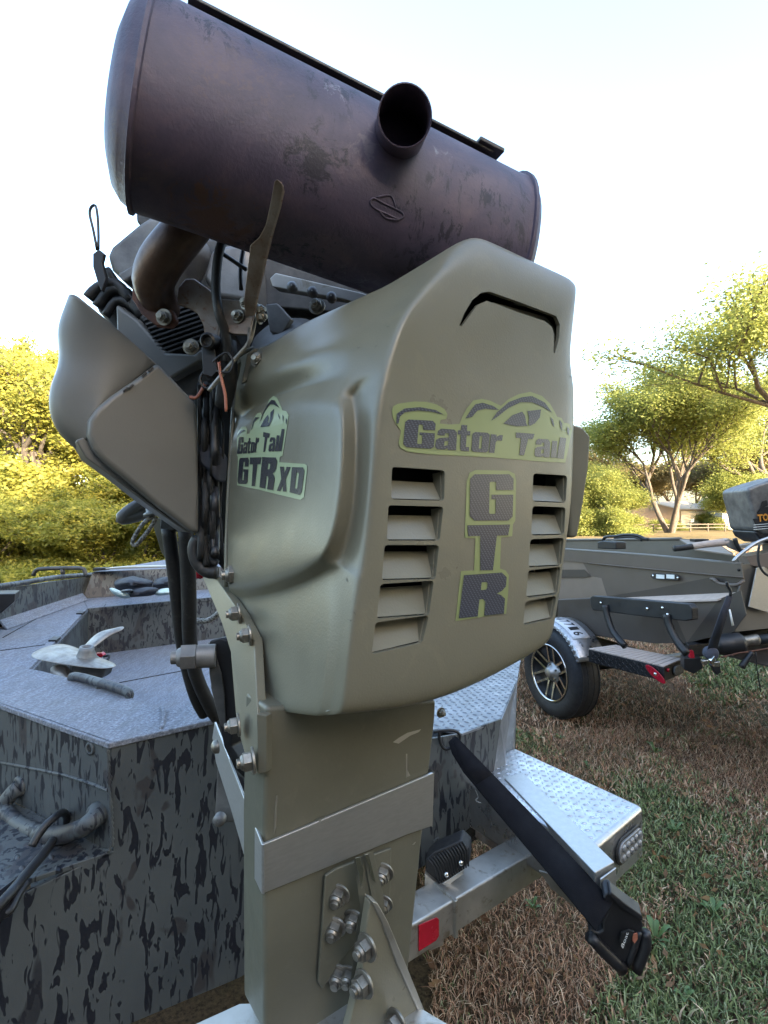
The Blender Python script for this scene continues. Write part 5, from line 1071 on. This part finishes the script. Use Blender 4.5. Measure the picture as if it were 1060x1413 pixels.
# fender step
ZF = .72
ft = [onZ(889, 1112, ZF), onZ(709, 1030, ZF), onZ(690, 1068, ZF), onZ(815, 1174, ZF)]
ft = [ft[0], ft[1], ft[1]+(ft[3]-ft[0])*1.0, ft[3]]
poly('fender_step', ft, UP*-.150, M['diamond'], tlr, .016, seg=4)
tread('tread_lugs', ft[3]+V((-.05, -.05, 0)), (ft[0]-ft[3]), (ft[1]-ft[0]), 40, 60, .0215, .0215, M['diamond'], tlr, inpoly([c_.lerp(sum(ft, V((0, 0, 0)))/4, .055) for c_ in ft]), .0085, .0022, .0026)
eu_, en_ = (ft[0]-ft[3]).normalized(), None
en_ = V((eu_.y, -eu_.x, 0))
lc = ft[3].lerp(ft[0], .66)+UP*-.066
tail = None
def caps(c_, r_, hl, off, n_=12):
    out = []
    for k in range(n_*2):
        a_ = math.pi*2*k/(n_*2)+math.pi/2+1e-4; s_ = -1 if k < n_ else 1
        out.append(c_+eu_*(s_*hl+math.cos(a_)*r_)+UP*math.sin(a_)*r_+en_*off)
    return out
poly('light_gasket', caps(lc, .036, .042, .001), en_*.006, M['rubber'], tlr, .003)
tail = poly('tail_light', caps(lc, .029, .042, .004), en_*.008, M['lens'], tlr, .002)
for i in range(5):
    for j in range(2):
        m = MB(); m.lathe(lc+eu_*(-.048+i*.024)+UP*(-.013+j*.026)+en_*.012, en_, [(.010, 0), (.009, .003), (.004, .005), (.001, .005)], 10); m.build('led', M['lens'], tail, smooth=True)
# bare beam carrying the strap
w0, w1, w2 = onZ(714, 1100, .725), onZ(821, 1204, .725), onZ(848, 1189, .725)
wv_ = w2-w1
poly('step_beam', [w1, w2, w0+wv_*.9+V((.0, .12, 0)), w0+V((0, .12, 0))-wv_*.2], UP*-.085, M['alu'], tlr, .003)
bead2 = []
poly('beam_end_plate', [w1+V((.01, -.004, -.01)), w2+V((0, -.004, -.01)), w2+V((0, -.004, -.12)), w1+V((.01, -.004, -.10))], V((0, -.005, 0)), M['alu'], tlr, .001)
poly('gusset', [P(x, y, 1.33) for x, y in ((744, 1202), (800, 1216), (812, 1240), (806, 1262), (760, 1226))], V((.2, .9, 0))*.006, M['alu_tube'], tlr, .001)
tb_('side_rail', V((.46, 1.62, .56)), V((.46-.3, 1.62+2.4, .56)), .09, .06)
tb_('far_cross_tube', V((.0, 1.75, .52)), V((.52, 2.1, .52)), .06, .06, 'darksteel')
tb_('brace', P(655, 1143, 1.62), P(714, 1180, 1.5), .03, .03, 'strap_metal')
# hidden wheel below the fender
def wheel(c_, axw, r_, wd, parent, spokes=8):
    """c_ = centre of the outer face, axw = direction pointing outward"""
    axw = V(axw).normalized(); wh = bpy.data.objects.new('wheel', None); link(wh, parent); wh.matrix_parent_inverse.identity()
    ORG[wh] = ORG[parent]
    m = MB(); m.lathe(c_, axw, [(r_*.62, -.01), (r_*.66, .0), (r_*.78, .008), (r_*.90, .002), (r_*.965, -.018), (r_*.995, -.04), (r_, -wd*.5), (r_*.995, -wd+.04), (r_*.95, -wd+.01), (r_*.66, -wd), (r_*.6, -wd+.01), (r_*.6, -.02), (r_*.62, -.01)], 56)
    m.build('tyre', M['tyre'], wh, smooth=True)
    m = MB(); a_ = axw.orthogonal().normalized(); b_ = axw.cross(a_)
    for g in (-.34, -.12, .12, .34):
        m.lathe(c_-axw*(wd*.5+g*wd), axw, [(r_*.992, -.0035), (r_*1.004, -.003), (r_*1.004, .003), (r_*.992, .0035)], 56)
    m.build('tread_rib', M['tyre'], wh, kind='stuff')
    m = MB(); m.lathe(c_, axw, [(r_*.635, -.004), (r_*.63, .002), (r_*.60, .002), (r_*.585, -.012), (r_*.57, -.06), (r_*.2, -.065), (.001, -.065)], 48); m.build('rim', M['black'], wh, smooth=True)
    m = MB(); m.lathe(c_, axw, [(r_*.632, .0), (r_*.628, .004), (r_*.60, .004), (r_*.59, -.004)], 48); m.build('rim_ring', M['chrome'], wh, smooth=True)
    for k in range(spokes):
        an = 2*math.pi*k/spokes+.2
        for s_ in (-1, 1):
            f = lambda rr, w2_: c_+(a_*math.cos(an+w2_)+b_*math.sin(an+w2_))*rr
            p1, p2 = f(r_*.22, s_*.42)-axw*.03, f(r_*.60, s_*.17)-axw*.004
            t_ = axw.cross((p2-p1).normalized())*.0075
            m = MB(); m.add([p1-t_*1.3, p1+t_*1.3, p2+t_, p2-t_, p1-t_*1.3-axw*.02, p1+t_*1.3-axw*.02, p2+t_-axw*.02, p2-t_-axw*.02], [(0, 1, 2, 3), (7, 6, 5, 4), (0, 3, 7, 4), (1, 0, 4, 5), (2, 1, 5, 6), (3, 2, 6, 7)]); m.build('spoke', M['chrome'], wh)
    m = MB(); m.lathe(c_-axw*.035, axw, [(r_*.22, -.02), (r_*.2, .0), (r_*.12, .01), (r_*.115, .035), (r_*.09, .045), (.001, .047)], 24); m.build('hub_cap', M['alu'], wh, smooth=True)
    for k in range(5):
        an = 2*math.pi*k/5; m = MB(); q_ = c_+(a_*math.cos(an)+b_*math.sin(an))*r_*.165-axw*.04; m.cyl(q_, q_+axw*.022, .009, 6); m.build('wheel_nut', M['chrome'], wh)
    return wh
wheel(V((.36, 2.6, .33)), V((.809, .588, 0)), .33, .19, tlr, 8)

# ================================================================ SECOND BOAT
bn = V((.937, .349, 0)); an_ = V((-.349, .937, 0))
def oB(px, py, b):
    b = b+.2 if b > 2.61 else b
    return onpl(px, py, bn*b, bn)
k1 = oB(1023, 779, 2.7)
b2 = thing('taupe_boat', 'taupe and brown open hunting boat on a trailer in the right background', 'boat', (k1.x, k1.y+1, .7))
def pan(name, px, b, mat, th=.006, bv=0): return poly(name, [oB(x, y, b) for x, y in px], bn*th, M[mat], b2, bv)
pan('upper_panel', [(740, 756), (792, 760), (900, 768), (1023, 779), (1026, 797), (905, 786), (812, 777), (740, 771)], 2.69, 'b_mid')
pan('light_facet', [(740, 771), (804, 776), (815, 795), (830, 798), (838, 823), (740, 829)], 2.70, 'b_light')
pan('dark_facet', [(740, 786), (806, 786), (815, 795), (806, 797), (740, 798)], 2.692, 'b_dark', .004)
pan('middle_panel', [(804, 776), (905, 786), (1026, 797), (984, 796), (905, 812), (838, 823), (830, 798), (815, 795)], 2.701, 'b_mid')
pan('dark_camo_facet', [(984, 796), (1026, 797), (1019, 818), (838, 826), (838, 823), (905, 812)], 2.70, 'b_dark')  # dark wedge of the geometric camouflage
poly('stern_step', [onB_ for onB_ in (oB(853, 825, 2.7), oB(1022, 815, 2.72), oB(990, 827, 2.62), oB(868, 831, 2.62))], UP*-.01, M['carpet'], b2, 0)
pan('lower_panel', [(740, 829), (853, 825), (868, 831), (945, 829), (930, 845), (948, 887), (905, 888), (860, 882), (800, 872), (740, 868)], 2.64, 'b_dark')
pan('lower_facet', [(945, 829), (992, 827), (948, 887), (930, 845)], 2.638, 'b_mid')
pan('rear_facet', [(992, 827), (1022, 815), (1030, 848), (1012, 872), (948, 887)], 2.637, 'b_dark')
tube('gunwale', [oB(740, 755.5, 2.7), oB(792, 759, 2.7), oB(900, 767, 2.7), oB(1023, 779, 2.7)], .011, M['b_in'], b2, 8)
tube('panel_crease', [oB(812, 777, 2.685), oB(905, 786, 2.685), oB(1026, 797, 2.685)], .004, M['b_mid'], b2, 6)
def oR(px, py, off=0): return onpl(px, py, k1, an_)-an_*off
poly('transom', [oR(1023, 779), oR(1110, 772), oR(1110, 862), oR(1012, 872), oR(1030, 848), oR(1019, 818), oR(1026, 797)], an_*.01, M['b_in'], b2, 0)
poly('trim_plate', [oR(x, y, .03) for x, y in ((1037, 783), (1050, 781), (1062, 800), (1058, 838), (1053, 844), (1026, 836))], an_*.006, M['alu'], b2, .002)
poly('trim_plate', [oR(x, y, .02) for x, y in ((1058, 786), (1090, 785), (1090, 845), (1060, 838))], an_*.006, M['alu'], b2, .002)
# far side and interior
pan('far_gunwale', [(740, 745), (860, 744), (940, 743), (985, 747), (1012, 764), (1005, 766), (938, 752), (740, 755)], 4.0, 'b_in')
pan('inner_side', [(740, 753), (940, 751), (1010, 766), (1060, 775), (1060, 800), (740, 800)], 3.95, 'b_in')
poly('rear_deck', [oB(938, 744, 3.95), oB(985, 747, 3.95), oB(1012, 765, 3.3), oB(960, 758, 3.5)], UP*-.01, M['b_light'], b2, 0)
poly('inner_floor', [V((p.x, p.y, .75)) for p in (bn*2.92+an_*1.2, bn*4.13+an_*1.2, bn*4.13+an_*6.5, bn*2.92+an_*6.5)], UP*-.01, M['b_dark'], b2, 0)
tube('gunwale', [oB(740, 745.5, 4.0), oB(860, 744.5, 4.0), oB(940, 743.5, 4.0)], .014, M['b_in'], b2, 8)
poly('control_box', [oB(x, y, 3.3) for x, y in ((824, 748), (832, 746), (850, 748), (850, 758), (824, 757))], bn*.12, M['black'], b2, .01)
tube('gear_rail', [oB(x, y, 3.4) for x, y in ((832, 746), (836, 741), (850, 740), (862, 738), (880, 739), (888, 743), (895, 744))], .014, M['black'], b2, 8)
tube('gear_rail', [oB(x, y, 3.4) for x, y in ((848, 742), (875, 741), (886, 746))], .010, M['black'], b2, 8)
m = MB(); m.box(oB(965, 745.5, 3.9), V((.06, 0, 0)), V((0, .04, 0)), UP*.012); m.build('deck_cleat', M['black'], b2, bevel=.004)
# hull lights and handle
lt = poly('light_plate', [oB(x, y, 2.682) for x, y in ((898, 795), (902, 791), (912, 791), (918, 792), (926, 791), (936, 794), (938, 798), (935, 801), (902, 799))], -bn*.006, M['black'], b2, .002)
for x in (906, 920): poly('light_lens', [oB(a, b, 2.675) for a, b in ((x, 792.5), (x+11, 793.2), (x+11, 798.8), (x, 798))], -bn*.003, M['white'], lt, 0)
for x, y in ((901, 794.5), (935, 797.5)):
    m = MB(); m.lathe(oB(x, y, 2.675), -bn, [(.008, 0), (.006, .003), (.001, .004)], 10); m.build('screw', M['chrome'], lt, smooth=True)
tube('grab_handle', [oB(981, 799, 2.69), oB(986, 800, 2.65), oB(992, 805, 2.65), (oB(1005, 807, 2.65)), oB(1018, 807, 2.65), oB(1026, 801, 2.69)], .010, M['b_mid'], b2, 8)
tube('drain_hole', [oB(1019.5, 786.5, 2.685), oB(1019.5, 786.5, 2.69)], .008, M['dark'], b2, 10)
poly('hull_underside', [oB(740, 868, 2.65), oB(860, 882, 2.65), oB(948, 887, 2.65), oB(1012, 872, 2.65), oB(1012, 872, 2.65)+bn*1.2, oB(740, 868, 2.65)+bn*1.2], UP*.01, M['b_dark'], b2, 0)
# tiller and grab arm
tube('tiller_grip', [P(x, y, 3.0) for x, y in ((930, 757), (942, 756), (955, 754))], .017, M['rubber'], b2, 12)
tube('tiller_sleeve', [P(x, y, 3.0) for x, y in ((955, 754), (975, 751), (1000, 748), (1004, 747))], [.018, .020, .022, .020], M['carpet'], b2, 12)
poly('tiller_bracket', [P(x, y, 2.98) for x, y in ((1000, 744), (1006, 743), (1014, 747), (1020, 752), (1048, 747), (1062, 744), (1062, 750), (1040, 754), (1022, 758), (1030, 764), (1022, 762), (1008, 756), (1001, 750))], V((.2, .9, 0))*.04, M['alu'], b2, .004)
tube('tiller_strap', [P(x, y, 2.96) for x, y in ((1014, 743), (1017, 752), (1022, 760), (1027, 760))], .012, M['black'], b2, 8)
tube('stern_rail', [P(x, y, 2.85) for x, y in ((1012, 775), (1018, 768), (1032, 757), (1048, 747), (1075, 738))], .0095, M['alu'], b2, 10)
tube('control_cable', [P(x, y, 2.7) for x, y in ((1048, 752), (1046, 765), (1048, 780), (1056, 792), (1070, 798))], .006, M['rubber'], b2, 8)
poly('motor_well', [P(x, y, 2.95) for x, y in ((1030, 768), (1100, 757), (1100, 790), (1036, 780))], V((.3, .9, 0))*.2, M['b_light'], b2, 0)

# ---------------------------------------------------------------- outboard on its stern
ob = thing('outboard_motor', 'dark grey outboard motor with black wave print and orange lettering at the right edge', 'outboard motor', tuple(P(1080, 760, 3.1)))
ocl = poly('cowling', [P(x, y, 2.95) for x, y in ((1031, 674), (1045, 668), (1085, 656), (1150, 652), (1160, 700), (1150, 736), (1055, 737), (1043, 731), (1038, 706), (1032, 684))], V((.15, .9, 0))*.34, M['castgrey'], ob, .02, seg=4)
for px_ in ([(1045, 707), (1050, 700), (1052, 692), (1058, 690), (1060, 697), (1055, 700), (1062, 699), (1066, 690), (1100, 690), (1100, 716), (1048, 718)], [(1039, 716), (1100, 712), (1110, 724), (1110, 733), (1045, 730)]):
    poly('wave_print', [P(x, y, 2.944) for x, y in px_], V((0, .002, 0)), M['black'], ocl, 0)
for i_, (ch, a_) in enumerate((('T', (1046, 710)), ('O', (1053.5, 709)))):
    x, y = a_; q_ = [(x, y+10), (x+7, y+9.4), (x+6.4, y-.6), (x-1.2, y)]
    text_on('letter', ch, [tuple(P(c_[0], c_[1], 2.940)) for c_ in q_], M['orange'], ocl, None, 0, .04)
for k in range(3): poly('white_pinstripe', [P(x, y+k*3.2, 2.941) for x, y in ((1040, 724), (1070, 721.5), (1070, 722.2), (1040, 724.8))], V((0, .001, 0)), M['white'], ocl, 0)
tube('latch', [P(1027, 680, 3.0), P(1033, 680, 3.0)], .012, M['black'], ob, 8)
poly('lower_cowl', [P(x, y, 2.96) for x, y in ((1041, 733), (1150, 738), (1140, 752), (1060, 750), (1046, 742))], V((.15, .9, 0))*.3, M['black'], ob, .012)
poly('midsection', [P(x, y, 3.05) for x, y in ((1068, 750), (1120, 750), (1112, 900), (1078, 900))], V((.15, .9, 0))*.15, M['darksteel'], ob, .01)

# ---------------------------------------------------------------- trailer under the second boat
t2 = thing('boat_trailer', 'black trailer with chrome-spoked wheel, licence plate fender and tan carpeted step', 'trailer', (1.45, 3.4, 0))
wc = oB(757, 922, 2.60); wc.z = .345
wheel(wc, -bn, .345, .215, t2, 6)
def arc(r_, deg, bo_): 
    a = math.radians(deg); return V((wc.x, wc.y, wc.z))+(-an_)*(r_*math.cos(a))+UP*(r_*math.sin(a))+bn*bo_
m = MB(); degs = list(range(26, 166, 5)); vs_ = []
for d_ in degs: vs_ += [arc(.405, d_, .225), arc(.405, d_, .0), arc(.392, d_, -.014), arc(.372, d_, -.014)]
m.add(vs_, [(4*i+j, 4*i+j+1, 4*i+j+5, 4*i+j+4) for i in range(len(degs)-1) for j in range(3)]); fd = m.build('fender', M['diamond'], t2, smooth=True, solid=.004)
m = MB()
for i, d_ in enumerate(range(28, 120, 3)):
    s_ = 1 if i % 2 else -1
    for z_ in (.392, .378): m.tube([arc(z_, d_-1.1, -.0165), arc(z_+.008*s_, d_+1.1, -.0165)], .0026, 5, smooth=0)
m.build('tread_lugs', M['diamond'], t2, kind='stuff')
m = MB(); vs_ = []; pd = list(range(50, 111, 4))
for d_ in pd: vs_ += [arc(.411, d_, .165), arc(.411, d_, .012)]
m.add(vs_, [(2*i, 2*i+1, 2*i+3, 2*i+2) for i in range(len(pd)-1)]); lp = m.build('licence_plate', M['plate'], fd, smooth=True, solid=.002)
def ch_on(ch, d0, d1, ba, bb_):
    q_ = [arc(.4135, d0, ba), arc(.4135, d1, ba), arc(.4135, d1, bb_), arc(.4135, d0, bb_)]
    text_on('digit', ch, [tuple(p) for p in q_], M['dark'], fd, None, 0, .02)
for i, ch in enumerate('947716'): ch_on(ch, 97-i*7.6, 97-i*7.6-5, .045, .130)
ch_on('A', 106, 101, .095, .135); ch_on('21', 106, 101, .04, .065)
text_on('plate_line', 'ALABAMA  TRAILER', [tuple(arc(.4135, a, b)) for a, b in ((92, .138), (64, .138), (64, .152), (92, .152))], M['dark'], fd, None, 0, 0)
text_on('plate_line', 'HEART OF DIXIE', [tuple(arc(.4135, a, b)) for a, b in ((90, .022), (62, .022), (62, .034), (90, .034))], M['dark'], fd, None, 0, 0)
st = [onZ(x, y, .655) for x, y in ((812, 896), (849, 891), (944, 910), (917, 921))]
poly('step_body', st, UP*-.085, M['black'], t2, .004)
n_pl = 13
for i in range(n_pl):
    a0_, a1_ = i/n_pl+.004, (i+1)/n_pl-.006
    poly('step_strip', [st[0].lerp(st[3], a0_)+UP*.001, st[0].lerp(st[3], a1_)+UP*.001, st[1].lerp(st[2], a1_)+UP*.001, st[1].lerp(st[2], a0_)+UP*.001], UP*.006, M['carpet'], t2, 0)
e_ = (st[3]-st[0]).normalized(); sn = V((e_.y, -e_.x, 0)); sn = sn if sn.dot(bn) < 0 else -sn
m = MB()
for i in range(34):
    for j in range(4):
        c_ = st[0]+e_*(.03+i*.0245)+UP*(-.015-j*.019)+sn*.001; s_ = 1 if (i+j) % 2 else -1; dd_ = (e_+UP*s_).normalized()
        if i*.0245 < (st[3]-st[0]).length-.05: m.tube([c_-dd_*.009, c_+dd_*.009], .0024, 5, smooth=0)
m.build('tread_lugs', M['black'], t2, kind='stuff')
oc = onpl(905, 930, st[0]+sn*.012, sn); el = []
for k in range(24):
    a = 2*math.pi*k/24; el.append(oc+e_*(math.cos(a)*.075*.8+math.sin(a)*.0)+UP*(math.sin(a)*.028-math.cos(a)*.035))
rf = poly('oval_reflector', el, sn*.008, M['red'], t2, .003)
m = MB(); m.lathe(oc+sn*.008, sn, [(.01, 0), (.008, .003), (.001, .004)], 12); m.build('screw', M['chrome'], rf, smooth=True)
e3 = (st[2]-st[3]).normalized(); s3_ = V((e3.y, -e3.x, 0)); s3_ = s3_ if s3_.y < 0 else -s3_
cc = st[3].lerp(st[2], .62)+UP*-.042
eu_, en_ = e3, s3_
poly('light_gasket', caps(cc, .034, .034, .001), s3_*.005, M['black'], t2, .002)
poly('tail_light', caps(cc, .027, .034, .004), s3_*.008, M['lens'], t2, .002)
tube('marker_light', [st[3].lerp(st[2], .12)+UP*-.02+s3_*.002, st[3].lerp(st[2], .12)+UP*-.02+s3_*.012], .011, M['red'], t2, 12)
poly('guide_board', [oB(x, y, 2.54) for x, y in ((814, 825), (817, 822), (880, 827), (950, 833), (955, 839), (955, 855), (946, 857), (880, 850), (818, 842), (815, 838))], bn*.05, M['black'], t2, .006)
for l in ([(835, 835), (838, 850), (846, 872), (863, 892)], [(920, 848), (923, 862), (934, 885), (948, 902)]):
    tube('guide_post', [oB(x, y, 2.53) for x, y in l], .021, M['black'], t2, 8)
for x, y in ((829, 832), (914, 839), (921, 848), (837, 838), (893, 840)):
    m = MB(); m.lathe(oB(x, y, 2.535), -bn, [(.009, 0), (.007, .004), (.001, .005)], 10); m.build('bolt', M['chrome'], t2, smooth=True)
poly('rear_bracket', [P(x, y, 3.0) for x, y in ((944, 908), (968, 908), (970, 922), (958, 930), (944, 924))], V((.3, .9, 0))*.1, M['black'], t2, .004)
poly('main_rail', [V((p.x, p.y, .52)) for p in (oB(868, 905, 3.0), oB(868, 905, 3.0)+bn*.08, oB(868, 905, 3.0)+bn*.08+an_*3.5, oB(868, 905, 3.0)+an_*3.5)], UP*-.12, M['black'], t2, .004)
poly('rear_crossbar', [P(950, 890, 3.05), P(1075, 880, 3.3), P(1075, 896, 3.3), P(950, 908, 3.05)], V((.3, .9, 0))*.08, M['black'], t2, .005)
poly('frame_light', [P(x, y, 3.0) for x, y in ((951, 898), (957, 898), (959, 908), (953, 908))], V((0, .02, 0)), M['red'], t2, 0)
tube('axle', [wc+bn*.1, wc+bn*1.6], .03, M['black'], t2, 10)
# strap of the second boat
ts2 = thing('ratchet_strap', 'narrow grey-blue ratchet strap from the taupe boat handle to its trailer', 'strap', tuple(P(980, 905, 2.85)))
M['greyweb'] = pm('grey_blue_webbing', (.055, .058, .08), (.045, .048, .066), 30, .8)
ribbon('webbing', [P(1003, 822, 2.50), P(992, 850, 2.56), P(976, 896, 2.66)], [P(1011, 822, 2.50), P(1003, 850, 2.56), P(989, 896, 2.66)], M['greyweb'], ts2, .004)
tube('hook', [P(x, y, 2.5) for x, y in ((1003, 803), (1004, 808), (1008, 815), (1008, 822))], .007, M['black'], ts2, 8)
m = MB(); m.lathe(P(982, 902, 2.66), V((-.2, -1, 0)), [(.001, -.03), (.033, -.03), (.035, 0), (.028, .01), (.001, .012)], 20); m.build('spool_cover', M['greyweb'], ts2, smooth=True)
for l in ([(970, 912), (978, 911), (976, 918), (971, 918)], [(981, 912), (986, 905), (988, 912), (984, 918)], [(986, 914), (994, 913), (993, 920), (986, 921)]):
    poly('ratchet_plate', [P(x, y, 2.62) for x, y in l], V((.1, .9, 0))*.03, M['chrome'], ts2, .002)
poly('ratchet_body', [P(x, y, 2.8) for x, y in ((982, 918), (994, 914), (995, 928), (990, 932))], V((.1, .9, 0))*.04, M['black'], ts2, .003)
ribbon('loose_end', [P(1006, 841, 2.45), P(1010, 864, 2.45)], [P(1008, 841, 2.45), P(1013, 863, 2.45)], M['white'], ts2, .002)
# drive leg lying at the right edge
dl_ = thing('drive_shaft', 'black and steel drive shaft running to the right edge under the taupe boat stern', 'drive shaft', tuple(P(1030, 885, 2.9)))
tube('shaft_boot', [P(x, y, 2.9) for x, y in ((985, 890), (1005, 889), (1022, 886))], [.045, .06, .055], M['black'], dl_, 14)
tube('shaft_joint', [P(x, y, 2.88) for x, y in ((1022, 886), (1032, 884), (1045, 882))], [.03, .026, .03], M['steel'], dl_, 12)
tube('shaft_sleeve', [P(x, y, 2.88) for x, y in ((1045, 883), (1080, 878))], .026, M['black'], dl_, 12)
tube('control_rod', [P(x, y, 2.85) for x, y in ((995, 907), (1020, 901), (1035, 899), (1075, 892))], .0045, M['rust'], dl_, 8)
tube('release_lever', [P(x, y, 2.82) for x, y in ((1038, 900), (1032, 908), (1023, 921))], [.012, .013, .018], M['black'], dl_, 10)
tube('lanyard', [P(x, y, 2.82) for x, y in ((1043, 900), (1045, 925), (1050, 955))], .003, M['black'], dl_, 6)
